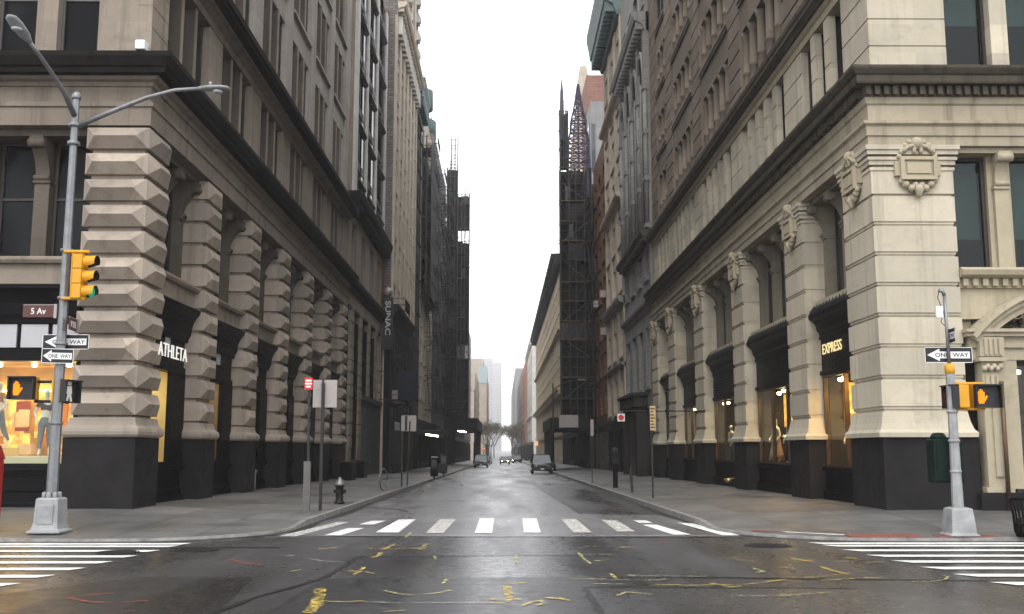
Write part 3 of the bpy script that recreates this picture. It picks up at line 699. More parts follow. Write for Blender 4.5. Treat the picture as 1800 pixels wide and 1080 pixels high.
# wall above the cornice: third floor, second cornice, tall floors
def wallL():
    mb = MB(); tall = MB(); D = -.13
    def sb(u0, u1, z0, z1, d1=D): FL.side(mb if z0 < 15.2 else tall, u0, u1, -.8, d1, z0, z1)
    cen = [29.17, 34.55, 40.0, 45.45, 50.9, 56.25]; hw3, hwT = 1.94, 2.08
    for z0, z1, hw in ((11.97, 15.15, hw3), (15.75, 34.6, hwT)):
        e = [25.8 + .13]
        for c in cen: e += [c - hw, c + hw]
        e.append(LY)
        for k in range(0, len(e), 2): sb(e[k], e[k + 1], z0, z1)
        tiers = [(12.0, 15.15)] if z0 < 12 else [(16.2, 20.05), (21.3, 24.5), (25.65, 28.85), (30.1, 33.2)]
        for c in cen:
            if z0 > 12:
                sp = [(15.75, 16.2)] + [(tiers[i][1], tiers[i + 1][0]) for i in range(3)] + [(33.2, 34.6)]
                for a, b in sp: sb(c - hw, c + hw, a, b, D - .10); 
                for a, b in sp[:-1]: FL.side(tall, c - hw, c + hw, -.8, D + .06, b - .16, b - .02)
            else: sb(c - hw, c + hw, 11.97, 12.0, D - .1)
            for a, b in tiers:
                for q in (-.62, .62):
                    ml = MB(); FL.side(ml, c + q * hw / 1.88 - .08, c + q * hw / 1.88 + .08, D - .48, D - .07, a, b, 1); FL.side(ml, c + q * hw / 1.88 - .085, c + q * hw / 1.88 + .085, D - .07, D - .03, a, b, 0)  # thin light front edge; body sides carry painted shade
                    ml.build('mullion', [M['taupe_up'], M['taupe_grimy_shaded']], L1)
    for z in range(7): FL.side(mb, 25.93, 27.23, -.5, D + .012, 12.3 + z * .01 + z * .6, 12.3 + z * .6 + .01)
    # front wall above the cornice
    fe = [.80, 1.55, 2.64, 3.2, 4.3, 4.86, 5.9, 7.0, 8.1, 8.6, 9.7, 10.2, 11.3, 14]
    for k in range(0, len(fe), 2): FL.front(mb, fe[k], fe[k + 1], -.8, -.13, 11.97, 34.6)
    for k in range(1, len(fe) - 1, 2):
        FL.front(mb, fe[k], fe[k + 1], -.8, -.2, 11.97, 12.24)
        for z in (15.2, 20, 24.5, 28.9): FL.front(mb, fe[k], fe[k + 1], -.8, -.2, z, z + 1.2)
        FL.front(mb, fe[k], fe[k + 1], -.8, -.2, 33.2, 34.6)
    mb.box(FL.xc - 14, FL.xc - .81, 29.5, LY, 10, 34.6); mb.box(FL.xc - 14, FL.xc - 1, 26.8, 29.5, 10.2, 11.9); mb.box(FL.xc - 14, FL.xc - 1.0, 26.8, 29.5, 34, 34.6)
    mb.box(FL.xc - 14.4, FL.xc - 14, 26.6, LY, -.5, 34.6)
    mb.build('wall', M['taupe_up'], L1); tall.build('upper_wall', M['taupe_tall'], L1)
    w = MB()
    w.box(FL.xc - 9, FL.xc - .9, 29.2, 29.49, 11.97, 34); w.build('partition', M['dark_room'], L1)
    for c in cen:
        for a, b in [(12.0, 15.15), (16.2, 20.05), (21.3, 24.5), (25.65, 28.85), (30.1, 33.2)]:
            hw = 1.93 if a < 13 else 2.07
            mb = MB()
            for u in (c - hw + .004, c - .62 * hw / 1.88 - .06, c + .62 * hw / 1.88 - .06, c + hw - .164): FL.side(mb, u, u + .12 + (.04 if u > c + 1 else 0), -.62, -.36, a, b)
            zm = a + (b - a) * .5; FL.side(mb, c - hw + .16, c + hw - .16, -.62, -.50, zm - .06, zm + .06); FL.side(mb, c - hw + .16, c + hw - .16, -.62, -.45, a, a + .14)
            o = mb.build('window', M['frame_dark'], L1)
            glass_quad(FL, 'side', c - hw, c + hw, -.56, a, b, M['pane'], o)
    for k in range(1, len(fe) - 1, 2):
        for a, b in ((12.24, 15.2), (16.4, 20), (21.2, 24.5)): sash(FL, 'front', fe[k], fe[k + 1], -.45, a, b, L1, M['grey_frame'], M['pane'], mid=True, fr=.07)
wallL()
mb = MB(); FL.sweep(mb, [(-.9, 15.15), (-.10, 15.15), (-.10, 15.4), (-.02, 15.44), (.1, 15.5), (.22, 15.52), (.24, 15.58), (-.9, 15.58)], 14, LY); mb.build('frieze', M['taupe_ent'], L1)
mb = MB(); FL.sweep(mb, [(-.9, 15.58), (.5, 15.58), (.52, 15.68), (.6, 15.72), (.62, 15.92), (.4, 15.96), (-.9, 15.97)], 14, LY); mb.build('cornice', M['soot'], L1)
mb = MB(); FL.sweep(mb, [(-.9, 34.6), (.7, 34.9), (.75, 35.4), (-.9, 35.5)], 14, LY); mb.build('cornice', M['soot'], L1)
o = MB().box(-9.63, -9.37, 25.45, 25.75, 12.1, 12.36).build('floodlight', M['sign_white'], None, (-9.5, 25.6, 12.1), bevel=.03); tag(o, 'small white floodlight box standing on the black cornice of the left corner building', 'floodlight')
# amber lit blind in the far window of the front
MB().box(-13.25, -12.45, 26.35, 26.37, 12.32, 12.5).build('lit_blind', M['letters_lit'], L1)

# the corner shop inside
def shopL():
    mb = MB(); x0, x1, y0, y1 = -20.5, -9.95, 26.5, 59.5
    mb.box(x0, x1, y0, y1, .75, .85, 1); mb.box(x0, x1, y0, y1, 4.25, 4.35, 0); mb.box(x0 - .1, x0, y0, y1, .85, 4.25, 0); mb.box(x0, x1, y1, y1 + .1, .85, 4.25, 0)
    mb.box(-20, -11.6, 31.4, 31.5, .85, 4.25, 0); mb.box(-11.7, -11.6, 31.5, 36, .85, 4.25, 0); mb.box(-12.4, -12.3, 36.6, 59, .85, 4.25, 2)
    mb.build('shop_interior', [M['warm_wall'], M['shop_floor'], M['dim_wall']], L1)
    MB().box(-12.2, -9.86, 30.6, 30.68, .85, 4.25).build('display_panel', M['cream_panel'], L1)
    MB().box(-12.2, -9.86, 36.0, 36.08, .85, 4.25).box(-12.2, -9.86, 41.4, 41.48, .85, 4.25).box(-12.2, -9.86, 46.9, 46.98, .85, 4.25).build('partition', M['shop_floor'], L1)
    mb = MB(); mb.box(-13.1, -11.15, 26.75, 28.0, .85, 1.58).box(-14.6, -13.12, 26.75, 28.0, .85, 1.80).box(-18, -14.62, 26.8, 28, .85, 1.5); mb.build('display_platform', M['cream_panel'], L1, bevel=.01)
    mb = MB()
    for k in range(9): mb.box(-18 + k * .72, -17.6 + k * .72, 30.6, 31.35, 1.1 + (k % 3) * .25, 1.4 + (k % 3) * .25, k % 4)
    for k in range(10): mb.box(-17.8 + k * .6, -17.45 + k * .6, 31.2, 31.38, 2.1 + (k % 2) * .2, 3.2, (k + 1) % 4)
    for k in range(70):
        x = rnd.uniform(-18.5, -11.8); z = rnd.choice((1.0, 1.45, 1.9, 2.4)); h_ = rnd.uniform(.12, .5); w_ = rnd.uniform(.08, .3); y_ = rnd.uniform(28.6, 31.0)
        mb.box(x, x + w_, y_, y_ + .2, z, z + h_, rnd.choice((0, 1, 3, 3, 5, 5)))
    mb.box(-13.6, -12.4, 31.3, 31.38, 1.6, 3.3, 3).box(-15.6, -14.6, 31.3, 31.38, 1.6, 3.3, 3)  # glowing panels, and some glowing goods, added for a golden glow in the window
    mb.box(-16, -11.8, 31.25, 31.29, 3.5, 3.56, 4)
    mb.build('wall_display', [M['cloth_orange'], M['cloth_white'], M['cloth_red'], M['poster'], M['lampglow'], M['cream_panel']], L1)
    lp = MB()
    for x in (-11.6, -12.5, -13.5, -14.5, -15.8):
        for y in (27.4, 29.4): lp.lathe([(.02, 0), (.075, .02), (.08, .1), (.02, .12)], (x, y, 4.1), 8)
    for y in (28, 29, 30, 33.6, 34.8): lp.lathe([(.02, 0), (.075, .02), (.08, .1), (.02, .12)], (-10.4, y, 4.1), 8)
    lp.build('ceiling_spotlight', M['lampglow'], L1)
shopL()
def area(name, loc, energy, size, col=(1., .72, .32), rot=(0, 0, 0)):
    l = bpy.data.lights.new(name, 'AREA'); l.energy = energy; l.size = size; l.color = col
    o = bpy.data.objects.new(name, l); COL.objects.link(o); o.location = loc; o.rotation_euler = rot; return o
area('shop_light', (-13.0, 28.6, 4.1), 150, 2.2, (1., .62, .2)); area('shop_light', (-10.5, 29.4, 4.1), 60, .6, (1., .76, .36)); area('shop_light', (-10.6, 34.9, 4.1), 40, .6); area('shop_light', (-16.2, 28.5, 4.1), 110, 2., (1., .62, .2))
area('shop_light', (-10.8, 40.4, 4.1), 30, .6); area('shop_light', (-10.8, 46, 4.1), 26, .6)

# ================================================================== RIGHT CORNER BUILDING
FR = Fac(-1, 9.34, 25.1); RY = 63.6
R1 = thing('corner_building', (9.34, 25.1, .3), 'cream stone corner building with smooth banded piers and carved tablets, behind the signal pole', 'building', 'stone buildings lining the side street')
def tablet(face, u, z, mb, s=1.):
    """carved tablet: framed panel, crest with scrolls above, drop of leaves below"""
    w, h = .46 * s, .30 * s
    B = lambda a, b, d0, d1, z0, z1: FR.bx(face, mb, u + a, u + b, d0, d1, z + z0, z + z1)
    B(-w, w, .0, .16, -h, h); B(-w, w, .16, .22, h - .09, h); B(-w, w, .16, .22, -h, -h + .09); B(-w, -w + .09, .16, .22, -h + .09, h - .09); B(w - .09, w, .16, .22, -h + .09, h - .09)
    B(-w + .16, w - .16, .16, .2, -h + .16, h - .16)
    for q in (-1, 1):
        B(min(q * w, q * (w + .12)), max(q * w, q * (w + .12)), 0, .12, -.18, .2)
        for k in range(9):                    # scroll as a curled tube
            pass
        pts = [FR.pt(face, u + q * (.06 + .30 * math.cos(a) * (1 - .07 * k)), .16, z + h + .12 + .2 * math.sin(a) * (1 - .04 * k)) for k, a in enumerate([i * .42 for i in range(9)])]
        mb.tube(pts, [.05, .055, .06, .06, .06, .06, .055, .05, .045], 6)
        for a, b, r in ((.40, .14, .085), (.46, .02, .07), (.30, .30, .09), (.18, .40, .08)):
            c = FR.pt(face, u + q * a * s, .1, z + h + b); mb.lathe([(.01, -r), (r * .8, -r * .6), (r, 0), (r * .8, r * .6), (.01, r)], c, 7)
        for a, b, r in ((.32, -.10, .10), (.42, -.02, .08), (.18, -.2, .10), (.08, -.12, .09)):
            c = FR.pt(face, u + q * a * s, .1, z - h + b); mb.lathe([(.01, -r), (r * .8, -r * .6), (r, 0), (r * .8, r * .6), (.01, r)], c, 7)
    c = FR.pt(face, u, .12, z + h + .36); mb.lathe([(.01, -.17), (.12, -.12), (.17, 0), (.12, .12), (.01, .17)], c, 10)
    c = FR.pt(face, u, .12, z - h - .25); mb.lathe([(.01, -.2), (.06, -.16), (.12, 0), (.1, .1), (.01, .16)], c, 8)
def pierR(face, u0, u1, corner=False):
    mb = MB(); ch = .7755
    cw = 2.1
    if corner: mb.box(FR.xc + .07, FR.xc + cw - .05, FR.yf + .07, FR.yf + 2.1, 2.05, 9.42)
    else: FR.bx(face, mb, u0 + .02, u1 - .02, -1.15, -.07, 2.05, 9.42)
    def ring(z0, z1, d=0.):
        if corner: mb.box(FR.xc - d, FR.xc + cw + d, FR.yf - d, FR.yf + 2.2 + d, z0, z1)
        else: FR.bx(face, mb, u0 - d, u1 + d, -.7, d, z0, z1)
    for k in range(7):
        a = 2.7 + k * ch
        ring(a + .11, a + ch - .02); ring(a + .04, a + .11, -.035)
    ring(8.13 + .05, 8.78)
    for z0, z1, d in ((8.78, 8.86, .03), (8.92, 9.04, .05), (9.04, 9.12, .09), (9.18, 9.30, .11), (9.30, 9.42, .15)): ring(z0, z1, d)
    # spreading foot
    prof = [(-.06, 2.05), (.16, 2.05), (.17, 2.16), (.10, 2.24), (.05, 2.4), (.02, 2.55), (0, 2.68), (-.06, 2.68)]
    if corner: mb.loft([[(FR.xc + cw + d, FR.yf + 2., z) for d, z in prof], [(FR.xc + cw + d, FR.yf - d, z) for d, z in prof], [(FR.xc - d, FR.yf - d, z) for d, z in prof], [(FR.xc - d, FR.yf + 2.2 + d, z) for d, z in prof], [(FR.xc + 1, FR.yf + 2.2 + d, z) for d, z in prof]])
    else: mb.loft([[FR.pt(face, u0 - d, -.5, z) for d, z in prof], [FR.pt(face, u0 - d, d, z) for d, z in prof], [FR.pt(face, u1 + d, d, z) for d, z in prof], [FR.pt(face, u1 + d, -.5, z) for d, z in prof]])
    o = mb.build('pier', M['cream'], R1)
    for fc, uu in ((('front', 1.16), ('side', FR.yf + 1.15)) if corner else ((face, (u0 + u1) / 2),)):
        t = MB(); tablet(fc, uu, 8.80, t); t.build('carved_tablet', M['cream_up'], o)
    pb = MB()
    if corner: pb.box(FR.xc - .05, FR.xc + 2.3, FR.yf - .05, FR.yf + 2.25, -.4, 2.045)
    else: FR.bx(face, pb, u0 - .02, u1 + .02, -.95, .05, -.4, 2.045)
    pb.build('plinth', M['granite'], o, bevel=.012)
pierR('side', 0, 0, True)
PR = [(31.2, 33.2), (39.3, 41.2), (47.4, 49.5), (55.3, 57.5), (61.5, 63.6)]
for a, b in PR: pierR('side', a, b)
pierR('front', 7.4, 9.4)
mb = MB(); FR.sweep(mb, [(-1.2, 9.42), (.05, 9.42), (.05, 9.66), (.09, 9.68), (.09, 9.92), (.17, 9.98), (.17, 10.05), (.0, 10.1), (.0, 10.5), (.05, 10.54), (.09, 10.7), (-1.2, 10.7)], 16, RY)
mb.build('entablature', M['cream_ent'], R1)
mb = MB()
u = 25.2
while u < RY - .2: FR.side(mb, u, u + .13, .0, .24, 10.72, 10.95); u += .23
u = -.1
while u < 9: FR.front(mb, u, u + .13, .0, .24, 10.72, 10.95); u += .23
FR.sweep(mb, [(-1, 10.70), (.12, 10.70), (.12, 10.97), (-1, 10.97)], 16, RY)
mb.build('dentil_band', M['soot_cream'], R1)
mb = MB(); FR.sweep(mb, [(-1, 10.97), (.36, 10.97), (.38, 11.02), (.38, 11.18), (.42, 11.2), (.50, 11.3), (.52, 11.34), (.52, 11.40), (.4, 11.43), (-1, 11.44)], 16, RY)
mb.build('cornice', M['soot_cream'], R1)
def bayR(face, u0, u1, n, idx):
    w = u1 - u0
    a, b = u0 + .02, u1 - .02; sd = -.45
    # second-floor lights between console columns
    cw = .34
    cs = [u0 + .19 + k * (w - .38) / n for k in range(n + 1)]
    for c in cs:
        mb = MB(); console(FR, face, mb, c - cw / 2, c + cw / 2, -1.1, -.66, -.22, 6.25, 9.3, 8.35); mb.build('console_column', M['cream_grimy_shaded'], R1)
    mb = MB(); FR.bx(face, mb, u0 - .05, u1 + .05, -1.1, -.25, 9.28, 9.44); mb.build('lintel', M['cream_grimy_shaded'], R1)
    mb = MB(); FR.bx(face, mb, u0 - .05, u1 + .05, -1.1, -.3, 5.95, 6.25); mb.build('spandrel', M['cream_up'], R1)
    for k in range(n): sash(FR, face, cs[k] + cw / 2, cs[k + 1] - cw / 2, -1.0, 6.25, 9.28, R1, M['wood'], M['pane'], mid=False)
    mb = MB()
    FR.run(mb, face, [(-.85, 5.2), (-.42, 5.2), (-.40, 5.3), (-.34, 5.36), (-.30, 5.55), (-.22, 5.65), (-.10, 5.72), (-.09, 5.86), (-.2, 5.9), (-.85, 5.95)], a, b)
    FR.bx(face, mb, a, b, -.8, sd, 4.0, 5.2); FR.bx(face, mb, a, b, -.8, sd + .07, 4.0, 4.12); FR.bx(face, mb, a, b, -.8, sd + .05, 5.1, 5.2)
    FR.bx(face, mb, a, b, -.6, sd + .1, 1.12, 1.24); FR.bx(face, mb, a, b, -.6, sd, -.3, 1.12); FR.bx(face, mb, a, b, -.6, sd + .10, -.3, .50); FR.bx(face, mb, a, b, -.6, sd + .05, .5, .58)
    FR.bx(face, mb, a + .12, b - .12, -.5, sd + .03, .66, 1.02)
    if idx == 2:
        for k in range(6): FR.run(mb, face, [(sd - .02, 4.25 + k * .12), (sd + .06, 4.2 + k * .12), (sd + .07, 4.22 + k * .12), (sd, 4.29 + k * .12)], a + .4, b - .1)
    so_ = mb.build('shopfront', M['black'], R1, bevel=.01)
    ck = MB(); k = 0; u = a + .1                # cresting of little leaves along the black cornice
    FR.bx(face, ck, a, b, -.24, -.14, 5.88, 5.98)
    while u < b - .1:
        hgt = .16 if k % 2 else .10
        ck.add([FR.pt(face, u - .06, -.22, 5.98), FR.pt(face, u + .06, -.22, 5.98), FR.pt(face, u + .06, -.16, 5.98), FR.pt(face, u - .06, -.16, 5.98), FR.pt(face, u, -.19, 5.98 + hgt)], [(0, 1, 4), (1, 2, 4), (2, 3, 4), (3, 0, 4), (0, 1, 2, 3)])
        u += .15; k += 1
    ck.build('cresting', M['iron'], so_)
    fr = MB(); m = 2 if n == 2 else 3
    for k in range(m + 1):
        c = a + .06 + (b - a - .12) * k / m; FR.bx(face, fr, c - .05, c + .05, sd - .14, sd - .01, 1.24, 4.0)
    FR.bx(face, fr, a, b, sd - .12, sd - .02, 1.24, 1.31); FR.bx(face, fr, a, b, sd - .12, sd - .02, 3.92, 4.0)
    fr.build('bronze_frame', M['bronze'], so_)
    glass_quad(FR, face, a, b, sd - .06, 1.28, 3.96, M['glass'], so_)
    if idx == 0:
        t = text_mb('EXPRESS', 1.75, .31, lambda x, y, t: (FR.xc - sd - t - .02, 30.05 - x, 4.77 + y), .02, bold=.0, spacing=1.0)
        t.build('sign_lettering', M['letters_lit'], so_)
eR = [27.3] + [e for p in PR for e in p]
for i in range(5): bayR('side', eR[2 * i], eR[2 * i + 1], 2 if i in (0, 4) else 3, i)
# the shop inside
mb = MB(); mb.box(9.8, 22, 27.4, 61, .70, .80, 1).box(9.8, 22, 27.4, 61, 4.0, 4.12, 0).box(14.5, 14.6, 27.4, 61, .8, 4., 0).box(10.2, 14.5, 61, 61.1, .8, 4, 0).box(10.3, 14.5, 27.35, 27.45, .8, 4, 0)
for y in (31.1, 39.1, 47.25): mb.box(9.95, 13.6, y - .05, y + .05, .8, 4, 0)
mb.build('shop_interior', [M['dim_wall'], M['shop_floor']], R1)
mb = MB(); mb.box(9.82, 11.6, 27.5, 31, .8, 1.15).box(9.82, 11.6, 33.3, 39.0, .8, 1.15).box(9.82, 11.6, 41.3, 47.2, .8, 1.1).build('display_platform', M['shop_floor'], R1)
mb = MB()
mb.box(10.36, 10.85, 30.98, 31.0, 2.5, 3.78).box(10.72, 11.3, 38.96, 38.98, 2.6, 3.85).box(10.9, 11.4, 47.1, 47.12, 2.6, 3.4)
mb.build('lit_poster', M['poster'], R1)
lp = MB()
for y, x in ((29.6, 9.95), (30.4, 10.1), (36.3, 10.0), (38.0, 10.3), (42.8, 10.1), (44.2, 10.1), (45.8, 10.1), (46.6, 10.1), (52.5, 10.1), (53.8, 10.1)): lp.lathe([(.02, 0), (.08, .02), (.085, .1), (.02, .12)], (x, y, 3.76), 8)
lp.build('ceiling_spotlight', M['lampglow'], R1)
area('shop_light', (10.3, 30.0, 3.9), 100, .4, (1., .58, .16)); area('shop_light', (10.5, 28.6, 3.8), 170, .3, (1., .50, .12), (R(-12), R(38), 0)); area('shop_light', (10.4, 37.4, 3.9), 110, .4, (1., .62, .22)); area('shop_light', (10.4, 45.6, 3.9), 60, .4); area('shop_light', (10.4, 53, 3.9), 40, .4)  # the tilted light is added to throw a warm spill onto the pavement
# third floor and the brown floors above
def wallR():
    D = -.19; mb = MB(); hi = MB()
    bays = [(27.3, 31.2, 3), (33.2, 39.35, 5), (41.3, 47.45, 5), (49.55, 55.6, 5), (57.6, 61.4, 3)]
    e = [FR.yf - D] + [x for a, b, n in bays for x in (a, b)] + [RY]
    for k in range(0, len(e), 2):
        u0, u1 = e[k], e[k + 1]
        FR.side(mb, u0 + (.03 if k == 0 else 0), u1, -.8, D - .03, 11.44, 14.4)
        for j in range(4): FR.side(mb, u0 - (.0 if k == 0 else .006), u1 + .006, -.5, D, 11.44 + .02 + j * .74, 11.44 + j * .74 + .715)
        if k == 0:
            FR.front(mb, .80, 2.2, -.8, D - .03, 11.44, 14.4)
            for j in range(4): FR.front(mb, .50, 2.206, -.5, D, 11.46 + j * .74, 11.44 + j * .74 + .715)
        FR.side(hi, u0, u1, -.8, D - .05, 15.4, 36)
        for j in range(26): FR.side(hi, u0 - (.0 if k == 0 else .006), u1 + .006, -.6, D, 15.4 + .03 + j * .79, 15.4 + j * .79 + .74)
    tiers = [(15.65, 18.4), (19.9, 22.2), (23.85, 26.2), (27.85, 30.2), (31.85, 34.0)]
    for u0, u1, n in bays:
        st = (u1 - u0) / n
        for k in range(0, n + 1):
            c = u0 + k * st
            for a, b in tiers[:3]:
                cc = min(max(c, u0 + .2), u1 - .2); p = FR.pt('side', cc, D - .30, a); hgt = b - a
                MB().lathe([(.25, 0), (.25, .12), (.185, .2), (.18, hgt * .35), (.21, hgt * .36), (.21, hgt * .4), (.18, hgt * .41), (.165, hgt - .3), (.22, hgt - .2), (.25, hgt)], p, 12).build('window_column', M['brown_stone'], R1)
            if k in (0, n): continue
            FR.side(mb, c - .21, c + .21, D - .22, D - .02, 11.44, 14.4)
            for j in range(4): FR.side(mb, c - .225, c + .225, D - .20, D + .01, 11.46 + j * .74, 11.44 + j * .74 + .715)
        for a, b in zip([15.4] + [t[1] for t in tiers], [t[0] for t in tiers] + [36]):
            FR.side(hi, u0, u1, -.8, D - .08, a, b)
            if b < 36: FR.side(hi, u0 + .02, u1 - .02, -.8, D + .07, b - .2, b - .07)
            if b < 36: FR.side(hi, u0 + .02, u1 - .02, -.8, D + .02, b - .34, b - .2)
        for a, b in tiers + [(11.44, 14.4)]:
            o = MB()
            for k in range(n + 1):
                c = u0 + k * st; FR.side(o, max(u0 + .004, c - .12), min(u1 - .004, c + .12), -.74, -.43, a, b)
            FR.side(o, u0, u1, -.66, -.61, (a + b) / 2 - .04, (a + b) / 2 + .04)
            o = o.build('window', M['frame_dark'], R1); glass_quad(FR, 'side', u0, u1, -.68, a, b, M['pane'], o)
    # front: floors above the cornice
    fe = [2.2, 3.4, 3.85, 5.0, 5.5, 6.7, 7.4, 9.4]
    for z0, z1 in ((11.44, 14.4), (15.4, 36)):
        t_ = mb if z0 < 12 else hi
        for k in range(1, len(fe) - 1, 2): FR.front(t_, fe[k], fe[k + 1], -.8, D - .01, z0, z1)
        if z0 > 12: FR.front(t_, .80, 2.2, -.8, D - .01, z0, z1)
    for k in range(0, len(fe) - 1, 2):
        for z in (15.4, 19, 23, 27): FR.front(hi, fe[k], fe[k + 1], -.8, D - .05, z, z + 1)
        sash(FR, 'front', fe[k], fe[k + 1], -.55, 11.46, 14.4, R1, M['wood'], M['blindglass'], fr=.08, mid=False)
        b = MB(); FR.front(b, fe[k] + .09, fe[k + 1] - .09, -.72, -.7, 12.95, 14.3); b.build('roller_blind', M['blind'], R1)
    mb.box(10.3, 22, 29, RY, 9.5, 36); mb.box(10.3, 22, 26.3, 29, 9.5, 11.4); mb.box(10.3, 22, 26.2, 29, 14.4, 15.4)
    mb.box(22, 22.4, 26.2, RY, -.5, 36)
    mb.build('wall', M['cream'], R1); hi.build('upper_wall', M['brown_stone'], R1)
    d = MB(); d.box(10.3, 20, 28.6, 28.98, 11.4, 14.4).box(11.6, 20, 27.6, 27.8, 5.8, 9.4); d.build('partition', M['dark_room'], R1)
    mb = MB(); FR.sweep(mb, [(-.9, 14.4), (D + .03, 14.4), (D + .03, 14.62), (D + .1, 14.66), (D + .16, 14.76), (-.9, 14.76)], 10, RY); mb.build('frieze', M['cream_up'], R1)
    mb = MB(); FR.sweep(mb, [(-.9, 14.76), (.05, 14.76), (.12, 14.84), (.20, 14.9), (.20, 15.0), (.25, 15.08), (.26, 15.22), (.1, 15.3), (-.9, 15.4)], 10, RY); mb.build('cornice', M['soot_cream'], R1)
    mb = MB(); FR.sweep(mb, [(-.9, 36), (.6, 36.3), (.7, 36.9), (-.9, 37)], 10, RY); mb.build('cornice', M['soot_cream'], R1)
wallR()
# front of the right building: second-floor windows, dentilled sill, arched doorway
def frontR():
    wl = MB(); FR.front(wl, 2.1, 7.4, -.95, -.1, 9.28, 9.44); wl.build('lintel', M['cream_up'], R1)
    wl = MB(); wl.box(11.44, 16.74, 25.55, 26.2, 4.9, 6.0); wl.box(11.44, 12.2, 25.5, 26.2, -.3, 4.95); FR.front(wl, 2.1, 7.4, -.9, -.2, 5.0, 5.8)
    FR.run(wl, 'front', [(-.9, 6.02), (.0, 6.02), (.12, 6.08), (.16, 6.2), (.05, 6.28), (-.9, 6.3)], 2.12, 7.38)
    wl.build('front_wall', M['cream_up'], R1)
    dn = MB(); FR.front(dn, 2.12, 7.38, -.9, -.12, 5.78, 6.02)
    u = 2.2
    while u < 7.3: FR.front(dn, u, u + .13, -.13, -.01, 5.82, 6.0); u += .25
    dn.build('dentil_band', M['cream_up'], R1)
    cm = MB()
    for u in (3.46, 5.05, 6.6):
        console(FR, 'front', cm, u - .18, u + .18, -.8, -.3, -.02, 6.3, 9.3, 8.5)
        FR.bx('front', cm, u - .30, u + .30, -.85, -.42, 6.3, 9.3); 
    cm.build('console_column', M['cream_up'], R1)
    for a, b in ((2.12, 3.15), (3.76, 4.74), (5.35, 6.3)):
        sash(FR, 'front', a, b, -.6, 6.3, 9.28, R1, M['wood'], M['blindglass'], fr=.09, mid=False)
        bl = MB(); FR.front(bl, a + .1, b - .1, -.78, -.76, 7.15, 9.2); bl.build('roller_blind', M['blind'], R1)
    # doorway
    dr = thing('dummy', (0, 0, 0), '', '') if False else None
    mb = MB(); xc, zc, ro = 14.15, 2.55, 3.35
    half = math.asin(min(1, 2.62 / ro))
    def ring(r0, r1, y0, y1):
        rr = []
        for k in range(21):
            a = -half + 2 * half * k / 20
            rr.append([(xc + r * math.sin(a), y, zc - .12 + r * math.cos(a)) for r, y in ((r0, y0), (r1, y0), (r1, y1), (r0, y1))])
        mb.loft(rr)
    ring(2.95, 3.12, 24.95, 25.6); ring(3.12, 3.25, 24.85, 25.6); ring(3.25, 3.36, 24.72, 25.6)
    mb.box(xc - 2.75, xc + 2.75, 24.78, 25.6, 4.62, 4.70); mb.box(xc - 2.7, xc + 2.7, 24.86, 25.6, 4.52, 4.62)
    mb.box(xc - 2.6, xc + 2.6, 25.0, 25.6, 4.25, 4.52); mb.box(xc - 2.6, xc + 2.6, 25.08, 25.6, 3.95, 4.25)
    for q in (-1, 1):
        x = xc + q * 2.12
        mb.box(x - .3, x + .3, 24.86, 25.5, 4.02, 4.5)
        for k in range(4): mb.box(x - .2 + k * .12, x - .14 + k * .12, 24.82, 24.87, 4.06, 4.44)
        mb.box(x - .34, x + .34, 24.84, 25.5, 3.9, 4.0); mb.box(x - .24, x + .24, 24.96, 25.5, .8, 3.9)
        for k in range(6): mb.lathe([(.01, -.07), (.06, -.05), (.075, 0), (.05, .06), (.01, .08)], (x - .2 + k * .08, 24.9, 3.72 + .05 * (k % 2)), 6)
        for k in range(3): mb.box(x - .17 + k * .13, x - .1 + k * .13, 24.92, 24.97, 2.9, 3.55)
        mb.box(x - .06, x + .18, 24.9, 25.5, 1.1, 2.8)
        mb.box(x - .34, x + .34, 24.86, 25.5, .72, .84)
    mb.box(xc - 1.84, xc - 1.42, 25.1, 25.6, .8, 3.95); mb.box(xc + 1.42, xc + 1.84, 25.1, 25.6, .8, 3.95)
    mb.build('door_surround', M['cream_up'], R1)
    tp = MB()
    for k in range(46):
        a = rnd.uniform(-.62, .62); r = rnd.uniform(2.3, 2.9); x, z = xc + r * math.sin(a) * 1.1, zc - .12 + r * math.cos(a)
        if z > 4.72: tp.lathe([(.01, -.09), (.07, -.06), (.1, 0), (.07, .06), (.01, .09)], (x, 25.32, z), 6)
    tp.box(xc - 2.3, xc + 2.3, 25.4, 25.5, 4.7, 5.4)
    tp.build('carved_pediment', M['soot_cream'], R1)
    pb = MB()
    for q in (-1, 1): MB().box(xc + q * 2.1 - .52, xc + q * 2.1 + .5, 24.84, 25.6, -.3, .72).build('plinth', M['granite'], R1)
    # glazed shop entrance with its lit hall
    d = MB(); d.box(xc - 1.42, xc - 1.32, 25.5, 25.58, .3, 3.95).box(xc + 1.32, xc + 1.42, 25.5, 25.58, .3, 3.95).box(xc - 1.32, xc + 1.32, 25.5, 25.58, 3.83, 3.95).box(xc - 1.32, xc + 1.32, 25.5, 25.58, 2.6, 2.7).box(xc - .05, xc + .05, 25.5, 25.58, .3, 2.6)
    de = d.build('entrance_door', M['wood'], R1)
    MB().box(xc - 1.32, xc + 1.32, 25.53, 25.545, .3, 3.83).build('pane', M['glass'], de)
    h = MB(); h.box(12.4, 19, 29.4, 29.5, .2, 4.2, 0).box(12.3, 12.4, 25.7, 29.5, .2, 4.2, 0).box(12.3, 19, 25.7, 29.5, 4.05, 4.2, 0).box(12.3, 19, 25.7, 29.5, .2, .28, 1).build('entrance_hall', [M['dim_wall'], M['shop_floor']], R1)
    p = MB(); p.box(12.55, 13.0, 29.3, 29.39, 1.1, 2.3, 0).box(12.6, 12.95, 29.28, 29.3, 2.4, 3.1, 1).box(13.4, 14.2, 29.3, 29.39, 1.2, 2.6, 0).box(12.5, 12.9, 28.6, 29.2, .3, 1.1, 1); p.build('wall_display', [M['poster'], M['cream_panel']], R1)
    l = MB()
